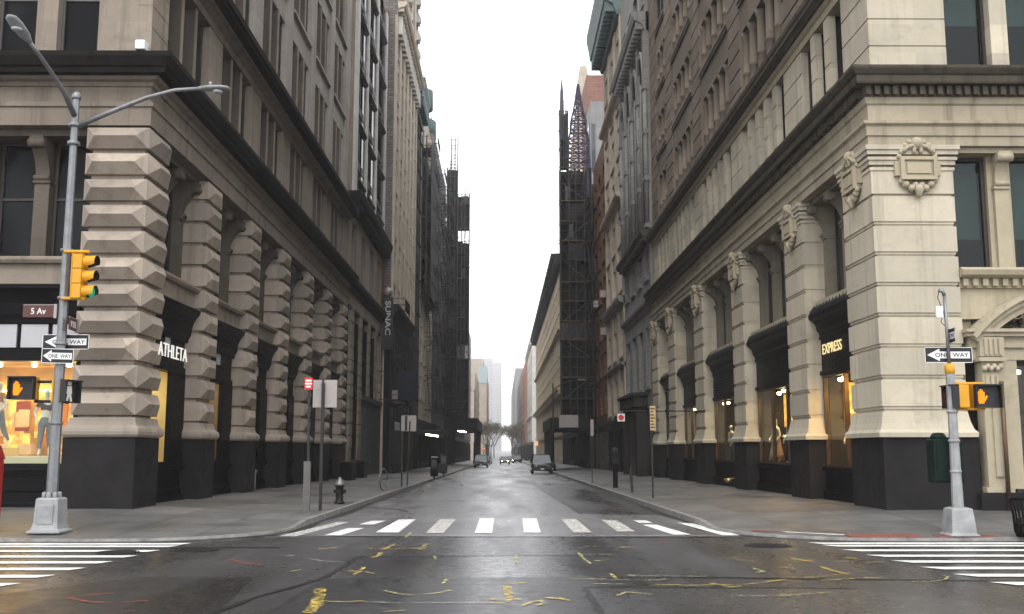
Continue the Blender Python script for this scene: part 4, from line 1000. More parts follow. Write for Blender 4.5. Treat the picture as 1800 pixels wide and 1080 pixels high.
    for x in (12.75, 13.1, 13.5, 14.3): l.lathe([(.02, 0), (.08, .02), (.08, .1), (.02, .12)], (x, 26.6, 3.7), 8)
    l.build('ceiling_spotlight', M['lampglow'], R1)
    area('shop_light', (13.4, 27.6, 3.9), 60, .8, (1., .62, .24))
    # black panel painting the shade of a slot between pier and doorway, and the brown downpipe
    MB().box(11.86, 12.0, 25.0, 25.09, .3, 4.9).build('bronze_frame', M['bronze'], R1)
    MB().box(11.62, 11.86, 25.35, 25.49, .3, 4.6).box(12.0, 12.1, 25.0, 25.49, .3, 3.9).build('recess_shade', M['black'], R1)
    MB().tube([(12.17, 24.80, .3), (12.17, 24.80, 3.4)], .055, 8).build('downpipe', M['bronze'], R1)
frontR()

# ------------------------------------------------------------------ the other buildings of the street
def fe_mb(F, u0, u1, zs, d=.05, depth=.95):
    """iron fire escape: slatted balconies with railings, ladders zigzagging between them"""
    mb = MB(); P = lambda u, dd, z: F.pt('side', u, dd, z)
    for i, z in enumerate(zs):
        n = int((u1 - u0) / .22)
        for k in range(0, int(depth / .12)): mb.bar(P(u0, d + k * .12, z), P(u1, d + k * .12, z), .022)
        for zz in (z + .5, z + .95):
            mb.bar(P(u0, d + depth, zz), P(u1, d + depth, zz), .022)
            for u in (u0, u1): mb.bar(P(u, d, zz), P(u, d + depth, zz), .022)
        for k in range(n + 1): u = u0 + (u1 - u0) * k / n; mb.bar(P(u, d + depth, z), P(u, d + depth, z + .95), .013)
        for u in (u0, u1): mb.bar(P(u, d, z - .7), P(u, d + depth, z), .03); mb.bar(P(u, d, z), P(u, d + depth, z), .03)
        if i + 1 < len(zs):
            a, b = (u0 + .5, u1 - .6) if i % 2 else (u1 - .5, u0 + .6); z2 = zs[i + 1]
            for dd in (.3, .75):
                mb.bar(P(a, d + dd, z), P(b, d + dd, z2), .03)
                mb.bar(P(a, d + dd, z + .8), P(b, d + dd, z2 + .8), .018)
            for k in range(1, 14): t = k / 14; mb.bar(P(a + (b - a) * t, d + .3, z + (z2 - z) * t), P(a + (b - a) * t, d + .75, z + (z2 - z) * t), .022)
    return mb
_win = {}
def win_mesh(w, h, s, fmat, pmat, bars, key, sill=None, lintel=False, rec=.34):
    """one window built at the origin: frame, meeting rail, pane; shared by its copies"""
    k = (round(w, 2), round(h, 2), s, fmat.name, pmat.name, bars, sill and sill.name, lintel)
    if k in _win: return _win[k].copy()
    mb = MB(); x0, x1 = sorted((0, s * .08))
    mb.box(x0, x1, 0, .09, 0, h).box(x0, x1, w - .09, w, 0, h).box(x0, x1, .09, w - .09, 0, .1).box(x0, x1, .09, w - .09, h - .1, h)
    mb.box(*sorted((0, s * .06)), .09, w - .09, h * .5 - .04, h * .5 + .04)
    for i in range(1, bars): mb.box(x0, x1, w * i / bars - .06, w * i / bars + .06, .1, h - .1)
    mb.box(*sorted((s * .01, s * .03)), .09, w - .09, .1, h - .1, 1)
    if sill:
        mb.box(*sorted((s * .02, s * (rec + .14))), -.1, w + .1, -.16, -.004, 2)
        if lintel: mb.box(*sorted((s * (rec - .03), s * (rec + .1))), -.12, w + .12, h + .01, h + .25, 2)
    o = mb.build('window', [fmat, pmat, sill or fmat]); _win[k] = o
    return o
def gen(label, s, X, y0, y1, top, mat, floors, nb, frac=.6, fmat='grey_frame', pmat='pane', bars=1, depth=14, cor=(), sills=True, base=None, pil=0., rec=.34, sillmat=None, name='building', body_front=True, shop=4.2, lintel=False):
    """a facade on the street: piers and spandrels in front, windows set back, cornices, shopfront"""
    F = Fac(s, X, y0); root = thing(name, (X, y0, 0), label, 'building', 'stone buildings lining the side street')
    mb = MB(); FL_ = lambda *a: F.side(mb, *a)
    z00 = zg(y1) - .4
    FL_(y0, y1, -depth, -rec - .1, z00, top)
    st = (y1 - y0) / nb; ww = st * frac
    base_z = shop
    for k in range(nb + 1):
        a = y0 if k == 0 else y0 + k * st - (st - ww) / 2; b = y1 if k == nb else y0 + k * st + (st - ww) / 2
        FL_(a, b, -rec - .1, pil, base_z, top)
    zs = [base_z] + [z for f in floors for z in f] + [top]
    for k in range(nb):
        a, b = y0 + k * st + (st - ww) / 2, y0 + (k + 1) * st - (st - ww) / 2
        for i in range(0, len(zs), 2):
            if zs[i + 1] > zs[i]: FL_(a, b, -rec - .1, 0. if not pil else -.02, zs[i], zs[i + 1])
    mb.build('wall', M[mat], root)
    for z0, z1 in floors:
        for k in range(nb):
            a = y0 + k * st + (st - ww) / 2
            o = win_mesh(ww, z1 - z0, s, M[fmat], M[pmat], bars, None, M[sillmat or mat] if sills else None, lintel, rec)
            if o.name not in COL.objects: COL.objects.link(o)
            o.parent = root; o.location = (-s * rec, a - y0, z0); ORG[o] = ORG[root]
    for z, h, p, cm in cor:
        cb = MB(); F.run(cb, 'side', [(-.5, z), (.05, z), (p * .25, z + h * .3), (p * .35, z + h * .4), (p * .85, z + h * .55), (p, z + h * .8), (p, z + h), (-.5, z + h + .05)], y0, y1)
        u = y0 + .1
        while u < y1 - .3 and p > .6: F.side(cb, u, u + .25, .02, p * .75, z + h * .1, z + h * .5); u += .75
        cb.build('cornice', M[cm], root)
    # shopfront of the ground floor
    sb = MB(); g = z00
    F.side(sb, y0, y1, -rec - .1, -.2, base_z - .8, base_z); F.side(sb, y0, y1, -.25, .08, base_z - .25, base_z - .05)
    n = max(2, nb)
    for k in range(n + 1):
        c = y0 + (y1 - y0) * k / n; F.side(sb, max(y0, c - .22), min(y1, c + .22), -rec - .1, .02, g, base_z - .8)
    F.side(sb, y0, y1, -rec - .1, -.12, g, zg(y0) + .9)
    so_ = sb.build('shopfront', M[base or 'black'], root)
    pb = MB(); F.side(pb, y0 + .05, y1 - .05, -rec - .08, -rec - .02, zg(y0) + .9, base_z - .8); pb.build('pane', M['pane'], so_)
    return root, F
def rows(z, pitch, h, n): return [(z + i * pitch, z + i * pitch + h) for i in range(n)]

# left side -----------------------------------------------------------------
L2, F2 = gen('grey limestone building with tall white mullion strips above two dark cornices, beyond the taupe one', 1, -9.25, 60.02, 77.0, 36, 'taupe_up',
             [(12.5, 15.6)], 4, .5, bars=1, shop=10.4, cor=((11.2, .75, .42, 'soot'), (16.1, 1.15, .75, 'soot')), sills=False, name='building')
for c in (61.6, 65.3, 69.3, 73.2, 76.4):
    mb = MB()      # ground-floor banded piers; the inner ones stop over the louvred panel
    z0 = zg(c) if c < 66 else 5.2
    k = 0; z = z0 if c < 66 else 5.2
    if c < 66: F2.side(mb, c - .62, c + .62, -.44, .06, -.5, 1.8); z = 1.8
    while z < 10.2: F2.side(mb, c - .6, c + .6, -.44, .10, z + .04, min(10.35, z + .72)); F2.side(mb, c - .56, c + .56, -.44, .04, z - .01, z + .05); z += .76
    mb.build('pier', M['taupe_up'], L2)
mb = MB(); F2.side(mb, 60.1, 76.9, -.40, -.36, .1, 10.3); mb.build('dark_glazing', M['pane'], L2)
mb = MB(); F2.side(mb, 66.2, 76.9, -.44, .02, -.5, 5.2); F2.side(mb, 66.1, 76.95, -.44, .16, 4.95, 5.25)
for k in range(26): F2.run(mb, 'side', [(.0, 1.2 + k * .13), (.07, 1.16 + k * .13), (.07, 1.19 + k * .13), (.0, 1.26 + k * .13)], 67.0, 68.4)
F2.side(mb, 70, 71.2, .0, .05, .2, 3.0); mb.build('louvred_panel', M['darkpanel'], L2)
mb = MB(); F2.side(mb, 60.6, 76.9, -.05, .05, 17.3, 35.5)
mb.build('curtain_glazing', M['pane'], L2)
mb = MB()
for z in range(5):
    for (a, b) in ((61.9, 65.2), (66.4, 70.1), (71.5, 75.4)):
        F2.run(mb, 'side', [(.04, 18.3 + z * 3.6), (.26, 18.5 + z * 3.6), (.26, 18.62 + z * 3.6), (.04, 18.7 + z * 3.6)], a, b)
        F2.side(mb, a, b, .04, .08, 17.3 + z * 3.6 + 2.0, 17.3 + z * 3.6 + 2.5); F2.side(mb, (a + b) / 2 - .09, (a + b) / 2 + .09, .04, .11, 17.3, 35.5); F2.side(mb, (a + b) / 2 - .9, (a + b) / 2 - .8, .04, .09, 17.3, 35.5)
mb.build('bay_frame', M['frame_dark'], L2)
for c, w in ((61.1, 1.1), (65.8, .62), (70.8, .7), (76.2, .8)): mb = MB(); F2.side(mb, c - w / 2, c + w / 2, -.04, .17, 17.2, 35.6); mb.build('mullion_strip', M['white_stone'], L2)
mb = MB(); F2.side(mb, 76.62, 76.98, -.44, .12, 12.6, 36.2); mb.build('brick_edge', M['red_brick'], L2)

L3, F3 = gen('cream ornate stone tower with a grey brick flank, above the DELI shop', 1, -8.6, 77.02, 96.0, 58, 'pale_stone',
             rows(14.6, 3.7, 2.5, 6) + rows(38.2, 3.9, 2.7, 4), 6, .55, pmat='pane', cor=((36.2, .9, .9, 'pale_stone'), (52.5, .7, .7, 'pale_stone')), sills=True, lintel=True, shop=12.6, pil=.18)
mb = MB(); mb.box(-22, -8.605, 76.985, 77.015, 12.4, 58); mb.box(-9.2, -8.45, 76.99, 77.5, 36, 52)
mb.build('brick_flank', M['grey_brick'], L3)
for k in range(40):
    mb = MB(); z = 37.5 + (k % 8) * 1.8; u = 77.5 + (k // 8) * 8.4
    if k < 24: F3.side(mb, u, u + 1.1, -.1, .42, z, z + .9); F3.side(mb, u + .2, u + .9, .42, .52, z + .2, z + .7)
    else: F3.side(mb, 77.6 + (k - 24) * 1.16, 78.2 + (k - 24) * 1.16, -.1, .5, 34.6, 36.1)
    mb.build('carved_ornament', M['white_stone'], L3)
mb = MB(); F3.side(mb, 77.2, 95.9, -.4, .28, .0, 4.9); F3.run(mb, 'side', [(-.4, 11.8), (.2, 11.8), (.45, 12.2), (.62, 12.5), (.62, 12.75), (-.4, 12.8)], 77.2, 92)
F3.side(mb, 77.1, 95.9, -.42, .0, 4.9, 5.6); F3.side(mb, 77.1, 95.9, -.42, .06, 8.2, 8.7); F3.side(mb, 77.1, 95.9, -.42, .06, 11.0, 11.9)
for k in range(11): F3.side(mb, 77.2 + k * 1.83, 77.55 + k * 1.83, -.4, .08, 5.6, 11.2)
mb.build('iron_front', M['dark_stone'], L3)
mb = MB(); F3.side(mb, 77.2, 95.9, -.42, -.3, 5.5, 11.8); mb.build('pane', M['pane'], L3)
fe_mb(F3, 78.2, 82.0, [5.4, 9.0, 12.4]).build('fire_escape', M['iron'], L3)
t = text_mb('DELI', 3.3, .62, lambda x, y, t: (-8.6 + .30 + t, 80.2 + x, 3.55 + y), .04, bold=.03); t.build('sign_lettering', M['letters_dull'], L3)
mb = MB()
for u, z in ((79.0, 5.6), (94.5, 7.8)): F3.side(mb, u, u + .8, .0, .45, z, z + .7); F3.side(mb, u + .1, u + .7, .45, .47, z + .1, z + .6)
mb.build('air_conditioner', M['plate_back'], L3)

L4, F4 = gen('dark brick building with a deep green copper cornice, rising behind the cream ornate tower', 1, -8.6, 96.02, 103.5, 35.0, 'dark_stone', rows(8, 3.6, 2.2, 8), 3, .5)
mb = MB(); F = F4
F.run(mb, 'side', [(-.5, 34.8), (.15, 34.8), (.25, 35.6), (.62, 36.0), (.70, 36.9), (.92, 37.6), (.92, 38.0), (-.5, 38.1)], 96.02, 103.45)
u = 96.2
while u < 103: F.side(mb, u, u + .3, .1, .75, 35.2, 36.1); u += .7
mb.build('cornice', M['copper'], L4)
L5, F5 = gen('narrow cream rendered building with a plain gable, left side past the green cornice', 1, -8.6, 103.52, 122, 38.2, 'pale_stone', rows(7, 3.8, 2.3, 8), 4, .45)
L6, F6 = gen('mottled loft building hung with black fire escapes, left side before the scaffold tower', 1, -8.6, 122.02, 149, 40.5, 'grey_brick', rows(6.5, 3.7, 2.3, 9), 8, .5, fmat='pale_frame')
for a, b in ((110, 115), (123, 129), (133, 139), (142, 147)): fe_mb(F6 if a > 121 else F5, a, b, [6 + 3.7 * k for k in range(9)], depth=1.2).build('fire_escape', M['iron'], L6 if a > 121 else L5)
mb = MB(); mb.lathe([(1.5, 0), (1.5, 2.6), (.1, 3.4)], (-10.6, 133, 43), 12); mb.lathe([(1.2, 0), (1.2, 2.6), (.1, 3.2)], (-10.4, 128, 45.5), 12)
for x, y in ((-11.6, 132), (-9.7, 132), (-11.6, 134), (-9.7, 134), (-11.2, 127.4), (-9.8, 127.4), (-9.8, 128.6)): mb.bar((x, y, 40), (x, y, 46), .08)
mb.build('water_tank', M['copper'], L6)
L7, F7 = gen('plain dark loft building standing behind the black scaffold tower on the left', 1, -8.9, 149.02, 235, 36, 'dark_stone', rows(6, 3.8, 2.3, 8), 18, .5)
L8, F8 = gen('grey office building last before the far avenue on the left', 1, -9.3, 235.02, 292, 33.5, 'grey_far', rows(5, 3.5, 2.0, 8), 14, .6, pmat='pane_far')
# right side ----------------------------------------------------------------
R2, G2 = gen('grey terracotta building with slender colonnettes rising into pointed arches, beyond the cream corner building', -1, 9.34, 63.62, 77.4, 37, 'grey_stone',
             [(5.7, 9.6), (12.7, 14.7)] + rows(31.2, 3.6, 2.4, 1), 4, .62, fmat='pale_frame', shop=4.4, cor=((10.6, .6, .35, 'grey_stone'), (14.9, .8, .65, 'soot_cream'), (29.0, 1.3, .9, 'grey_stone')), sills=True, rec=.42)
mb = MB(); n = 4; st = (77.4 - 63.62) / n
dg = MB(); G2.side(dg, 63.8, 77.2, -.41, .0, 16.2, 28.8); dg.build('spandrel_panel', M['grey_far'], R2)
for k in range(n + 1):
    c = 63.62 + k * st; c = min(max(c, 63.9), 77.1)
    for q in (-.22, 0, .22): mb.tube([G2.pt('side', c + q, .12, 15.8), G2.pt('side', c + q, .12, 25.0)], .11 if q else .15, 8)
    for z in (15.8, 18.9, 22, 25.0): G2.side(mb, c - .38, c + .38, .0, .3, z, z + .3)
    G2.side(mb, c - .3, c + .3, -.1, .22, 25.2, 29)
    if k < n:
        for q in (-1, 1):                      # the two halves of each pointed arch
            pts = []
            for j in range(9):
                t = j / 8; pts.append(G2.pt('side', c + st / 2 - q * (st / 2 - .15) * math.cos(t * 1.35) / 1. * (1 - .22 * t * 0), .16, 25.1 + 3.0 * math.sin(t * 1.45)))
            mb.tube(pts, .13, 8)
        for m_ in (1, 2): mb.tube([G2.pt('side', c + st * m_ / 3, .05, 15.8), G2.pt('side', c + st * m_ / 3, .05, 26.2)], .07, 6)
mb.build('colonnette', M['grey_stone'], R2)
wb = MB()
for k in range(n):
    for m_ in range(3):
        a = 63.62 + k * st + st * m_ / 3 + .3
        for z in (16.6, 19.9, 23.1): G2.side(wb, a, a + st / 3 - .6, .0, .03, z, z + 2.2)
wb.build('pane', M['pane'], R2)
mb = MB(); G2.side(mb, 66, 74, -.2, .9, 4.5, 5.2); G2.side(mb, 65.8, 74.2, -.2, 1.05, 5.2, 5.4)
for u in (66.3, 69.8, 73.4): G2.side(mb, u, u + .5, -.2, .7, -.3, 4.5)
mb.build('entrance_porch', M['dark_stone'], R2)
R3, G3 = gen('narrow buff stone building crowned by a deep dark green cornice, third on the right', -1, 9.34, 77.42, 90.6, 36.5, 'pale_stone',
             [(4.6, 7.4), (9.0, 11.4)] + rows(14.2, 3.7, 2.4, 6), 3, .66, fmat='pale_frame', bars=2, cor=((8.0, .4, .35, 'grey_stone'), (12.6, .9, .55, 'grey_stone'), (21.0, .7, .6, 'pale_stone'), (29.6, .7, .6, 'pale_stone')), pil=.1, rec=.4)
mb = MB(); G3.run(mb, 'side', [(-.5, 36.3), (.3, 36.3), (.6, 37.2), (1.3, 37.6), (1.45, 38.6), (1.6, 39.4), (1.6, 39.9), (-.5, 40)], 77.4, 90.8)
u = 77.6
while u < 90.5: G3.side(mb, u, u + .4, .2, 1.2, 36.6, 37.5); u += .9
mb.build('cornice', M['copper'], R3)
R4, G4 = gen('brown brick building with window air conditioners, between the buff stone front and the right scaffold', -1, 9.34, 90.62, 102.9, 30.5, 'brown_brick', rows(5.0, 3.5, 2.1, 7), 3, .62, base='wood')
mb = MB()
for u, z in ((92, 12.1), (92.4, 15.6), (99, 15.6)): G4.side(mb, u, u + .8, -.1, .45, z, z + .65)
mb.build('air_conditioner', M['plate_back'], R4)
fe_mb(G4, 97.5, 102.2, [8.2, 11.7, 15.2, 18.7, 22.2, 25.7]).build('fire_escape', M['iron'], R4)
R5, G5 = gen('sooty brown building behind the right scaffold with cream, red and blue-grey blocks on its roof', -1, 9.34, 106.5, 161, 30, 'dark_stone', rows(6, 3.6, 2.2, 6), 12, .5)
mb = MB(); mb.box(10.45, 13.6, 118, 127, 30, 43.3); mb.build('rooftop_house', M['grey_far'], R5)
mb = MB(); mb.box(10.37, 10.44, 119.5, 122.5, 33, 41).box(10.55, 11.0, 117.92, 117.99, 34.5, 40.5); mb.build('roof_window', M['pane_far'], R5)
MB().box(10.85, 14.5, 128, 136, 30, 50.4).build('rooftop_block', M['rose_brick'], R5)
mb = MB(); mb.loft([[(10.3, 155, 30), (14.8, 155, 30), (14.8, 160.5, 30), (10.3, 160.5, 30)], [(10.7, 155, 47), (14.4, 155, 47), (14.4, 160.5, 47), (10.7, 160.5, 47)], [(12.0, 155, 60), (14.0, 155, 58), (14.0, 160, 58), (12.0, 160, 60)], [(12.2, 155.5, 62.4), (13.2, 155.5, 62.4), (13.2, 159, 62.4), (12.2, 159, 62.4)]]); mb.build('rooftop_tower', M['pale_stone'], R5)
R6, G6 = gen('long cream palazzo building with a heavy dark cornice, right side beyond the scaffold', -1, 9.34, 161.02, 291, 31.2, 'palazzo', [(6.6, 9.6), (12.6, 15.2), (17.2, 19.8), (21.8, 24.2), (26.2, 28.6)], 22, .48, cor=((10.4, 1.2, .9, 'palazzo'), (20.4, .6, .6, 'palazzo'), (31.0, 2.0, 1.7, 'soot')), lintel=True, fmat='wood', base='pale_stone')
# beyond the far avenue ------------------------------------------------------
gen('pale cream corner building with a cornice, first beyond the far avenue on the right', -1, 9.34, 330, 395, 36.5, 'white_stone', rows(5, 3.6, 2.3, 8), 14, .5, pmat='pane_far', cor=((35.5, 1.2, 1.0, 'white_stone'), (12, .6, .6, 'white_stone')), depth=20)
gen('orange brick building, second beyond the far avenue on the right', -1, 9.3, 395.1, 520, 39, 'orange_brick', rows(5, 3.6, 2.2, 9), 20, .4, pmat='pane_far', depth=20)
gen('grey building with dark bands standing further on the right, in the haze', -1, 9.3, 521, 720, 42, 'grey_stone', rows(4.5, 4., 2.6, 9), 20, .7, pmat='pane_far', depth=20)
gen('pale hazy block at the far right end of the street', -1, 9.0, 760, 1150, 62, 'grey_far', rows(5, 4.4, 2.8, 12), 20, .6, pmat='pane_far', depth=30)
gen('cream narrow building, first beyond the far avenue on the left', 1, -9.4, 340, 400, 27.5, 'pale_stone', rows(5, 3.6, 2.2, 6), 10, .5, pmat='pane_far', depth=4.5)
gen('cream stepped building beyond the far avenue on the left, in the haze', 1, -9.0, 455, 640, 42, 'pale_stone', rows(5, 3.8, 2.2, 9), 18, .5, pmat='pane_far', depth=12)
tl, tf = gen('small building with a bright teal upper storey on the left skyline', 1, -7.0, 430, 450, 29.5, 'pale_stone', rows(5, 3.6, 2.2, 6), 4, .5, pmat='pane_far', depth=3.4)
MB().box(-10.5, -6.9, 429.8, 450.2, 29.5, 36.6).build('teal_storey', plain('teal_cladding', (.36, .45, .45), .6, 0, .15, .4), tl)
def tower(label, x0, x1, y0, y1, z1, mat, n, rows_):
    root = thing('office_tower', (x0, y0, zg(y0)), label, 'tower', 'towers fading into the mist')
    mb = MB(); mb.box(x0, x1, y0, y1, zg(y0), z1)
    mb.build('wall', M[mat], root)
    mb = MB(); w = (x1 - x0) / n
    for r in range(rows_):
        z = 8 + (z1 - 12) * r / rows_
        for k in range(n): mb.box(x0 + w * (k + .2), x0 + w * (k + .8), y0 - .12, y0 - .02, z, z + (z1 - 12) / rows_ * .55)
        for k in range(6): mb.box(x1 + .02, x1 + .12, y0 + (y1 - y0) * (k + .2) / 6, y0 + (y1 - y0) * (k + .8) / 6, z, z + (z1 - 12) / rows_ * .55)
    mb.build('window_grid', M['pane_far'], root)['kind'] = 'stuff'
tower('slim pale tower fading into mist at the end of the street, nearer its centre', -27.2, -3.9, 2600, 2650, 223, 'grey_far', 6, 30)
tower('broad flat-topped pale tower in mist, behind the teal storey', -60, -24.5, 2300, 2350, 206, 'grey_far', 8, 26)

# scaffolds and pavement sheds ----------------------------------------------
def scaffold(name, label, x0, x1, y0, y1, z0, z1, masts, open_, net='net'):
    root = thing(name, (x0, y0, zg(y0)), label, 'scaffold', 'scaffold towers over the sidewalk')
    rs = random.Random(int(x0 * 100) + int(z1 * 10)); mb = MB(); nx = max(3, int((x1 - x0) / .75)); pitch = 2.05
    xs_ = [x0 + (x1 - x0) * i / nx + (rs.uniform(-.14, .14) if 0 < i < nx else 0) for i in range(nx + 1)]
    for x in xs_:
        for y in (y0, y1): mb.bar((x, y, z0), (x + rs.uniform(-.05, .05), y, z1 + rs.choice((0, 0, .5, 1.1))), .055)
    zs_ = [z0]
    while zs_[-1] < z1 - 1.2: zs_.append(min(z1, zs_[-1] + pitch * rs.uniform(.86, 1.12)))
    for k, z in enumerate(zs_):
        zn = zs_[k + 1] if k + 1 < len(zs_) else z1
        for y in (y0, y1): mb.bar((x0 - rs.uniform(0, .25), y, z), (x1 + rs.uniform(0, .2), y, z + rs.uniform(-.04, .04)), .05); mb.bar((x0, y, z + 1.0), (x1, y, z + 1.0), .03)
        for x in (x0, x1): mb.bar((x, y0, z), (x, y1, z), .05)
        i = rs.randrange(nx); mb.bar((xs_[i], y0, z), (xs_[i + 1], y0, zn), .03); i = rs.randrange(nx); mb.bar((xs_[i + 1], y0, z), (xs_[i], y0, zn), .03)
    mb.build('frame', M['darkpanel'], root)
    for k, z in enumerate(zs_[:-1]):
        zn = zs_[k + 1]
        if (k % 9) not in open_:
            nb_ = MB(); nb_.box(x0, x1, y1 - .04, y1 - .01, z, zn); nb_.box(x0, x0 + .03, y0, y1, z, zn); nb_.box(x1 - .03, x1, y0, y1, z, zn); nb_.build('debris_net', M[net], root)
            a_, b_ = sorted((rs.uniform(x0, x1), rs.uniform(x0, x1)))
            if b_ - a_ > .4:                 # a sagging, torn sheet of net hung on the outer poles
                rr = [[(a_ + (b_ - a_) * t, y0 + .06 + dy, (z + .05 + rs.uniform(0, .5)) if lo else zn - .1 - .25 * math.sin(t * 3.1)) for dy, lo in ((0, 1), (.02, 1), (.02, 0), (0, 0))] for t in [j / 6 for j in range(7)]]
                MB().loft(rr).build('debris_net', M[rs.choice(('net', 'net_b', 'darkpanel'))], root)
            if k % 2:                        # stair flight between two decks
                st_ = MB(); sa, sb_ = (x0 + .3, x1 - .3) if k % 4 == 1 else (x1 - .3, x0 + .3)
                for dy in (.25, .6): st_.bar((sa, y0 + dy, z), (sb_, y0 + dy, zn), .035)
                for j in range(1, 8): t = j / 8; st_.bar((sa + (sb_ - sa) * t, y0 + .25, z + (zn - z) * t), (sa + (sb_ - sa) * t, y0 + .6, z + (zn - z) * t), .03)
                st_.build('stair', M['grey_frame'], root)
        MB().box(x0 + .05, x1 - rs.choice((.05, .4, .9)), y0 + rs.uniform(-.12, .15), y1 - .1, z - .05, z + .02).build('deck', M['plank'], root)
    mb = MB()
    for x, y, z in masts:
        mb.tube([(x, y, z1 - 3), (x, y, z1 + (z - z1) * .6), (x, y, z)], [.32, .18, .03], 6, smooth=False)
    if masts: mb.build('mast', M['lilac'], root)
    return root
def shed(label, x0, x1, y0, y1, z0, z1, light):
    root = thing('sidewalk_shed', (x0, y0, zg(y0)), label, 'shed', 'pavement sheds under the scaffolds')
    MB().box(x0, x1, y0, y1, z0, z0 + .25).box(x0, x1, y0, y0 + .08, z0 + .25, z1).box(x0, x0 + .08, y0, y1, z0 + .25, z1).box(x1 - .08, x1, y0, y1, z0 + .25, z1).build('roof', M['net'], root)
    n = int((y1 - y0) / 3.) + 1
    for i in range(n + 1):
        for x in (x0 + .25, x1 - .25):
            y = y0 + .2 + (y1 - y0 - .4) * i / n; MB().box(x - .08, x + .08, y - .08, y + .08, zg(y) + .05, z0).build('post', M['iron'], root)
    if light:
        mb = MB()
        for y in (y0 + 2, y0 + 10): mb.box((x0 + x1) / 2 - .5, (x0 + x1) / 2 + .5, y, y + .15, z0 - .2, z0 - .08)
        mb.build('strip_light', M['tubeglow'], root)
    return root
sc1 = scaffold('scaffold', 'broad black netted scaffold carrying a lilac lattice spire, on the right', 5.95, 9.2, 103.6, 105.3, 4.9, 31.0, [(8.9, 104.4, 34.5)], (4,))
mb = MB()                                     # lattice spire on the right scaffold
HS = [1.15, 1.12, 1.1, 1.08, .82, .8, .55, .36, .2, .05]
for k in range(9):
    z0, z1 = 31 + k * 1.05, 31 + (k + 1) * 1.05; h0, h1 = HS[k], HS[k + 1]; cx0, cy0 = 7.95, 104.5
    c0 = [(cx0 + a * h0, cy0 + b * h0 * .7, z0) for a, b in ((-1, -1), (1, -1), (1, 1), (-1, 1))]; c1 = [(cx0 + a * h1, cy0 + b * h1 * .7, z1) for a, b in ((-1, -1), (1, -1), (1, 1), (-1, 1))]
    for i in range(4):
        j = (i + 1) % 4; mb.bar(c0[i], c1[i], .085); mb.bar(c0[i], c0[j], .07); mb.bar(c0[i], c1[j], .055); mb.bar(c0[j], c1[i], .055)
        m0 = tuple((p + q) / 2 for p, q in zip(c0[i], c0[j])); m1 = tuple((p + q) / 2 for p, q in zip(c1[i], c1[j])); mb.bar(m0, m1, .06)
    for t in (.25, .5, .75): mb.bar(tuple(a * (1 - t) + b * t for a, b in zip(c0[0], c0[1])), tuple(a * (1 - t) + b * t for a, b in zip(c1[0], c1[1])), .04); mb.bar((c0[0][0], c0[0][1], z0 + t), (c0[1][0], c0[1][1], z0 + t), .03)
mb.build('lattice_spire', M['lilac'], sc1)
sc2 = scaffold('scaffold', 'slim dark scaffold shaft rising beside the lattice spire on the right', 5.98, 6.75, 103.7, 104.9, 31.1, 37.2, [(6.2, 104.4, 41.0)], (3,))
shed('dark pavement shed with a grey mesh board, under the right scaffold', 4.75, 9.3, 103.2, 123, 3.75, 4.95, False)
o = MB().box(5.63, 7.55, 103.05, 103.13, 3.95, 5.2).build('mesh_board', M['plate_back'], None, (6.6, 103.1, 3.95)); tag(o, 'pale grey mesh board fixed to the front of the right pavement shed', 'board')
scaffold('scaffold', 'black scaffold tower topped by an open lattice frame, on the left beyond the fire escapes', -8.5, -6.95, 150, 151.6, 5.0, 44.0, [], (), 'net_b')
scaffold('scaffold', 'tall charcoal scaffold tower nearest the sky strip on the left side', -6.9, -5.2, 150.4, 152, 5.0, 40.0, [], (5,), 'net_b')
scaffold('scaffold', 'black netted scaffold hung below the green copper cornice on the left', -8.55, -7.55, 104, 116, 17.5, 33.5, [], (), 'net')
o = MB(); 
for x in (-7.9, -7.4, -6.96):
    for y in (150, 151.6): o.bar((x, y, 43), (x, y, 49), .05)
for z in (44.5, 46, 47.5, 49):
    for y in (150, 151.6): o.bar((-8.2, y, z), (-6.96, y, z), .04)
tag(o.build('scaffold', M['iron'], None, (-7.5, 150, 43)), 'open steel lattice standing on top of the left black scaffold tower', 'scaffold', 'scaffold towers over the sidewalk')
shed('dark pavement shed with lit strip lights, under the left scaffold towers', -8.7, -3.75, 149.6, 180, 4.6, 6.3, True)

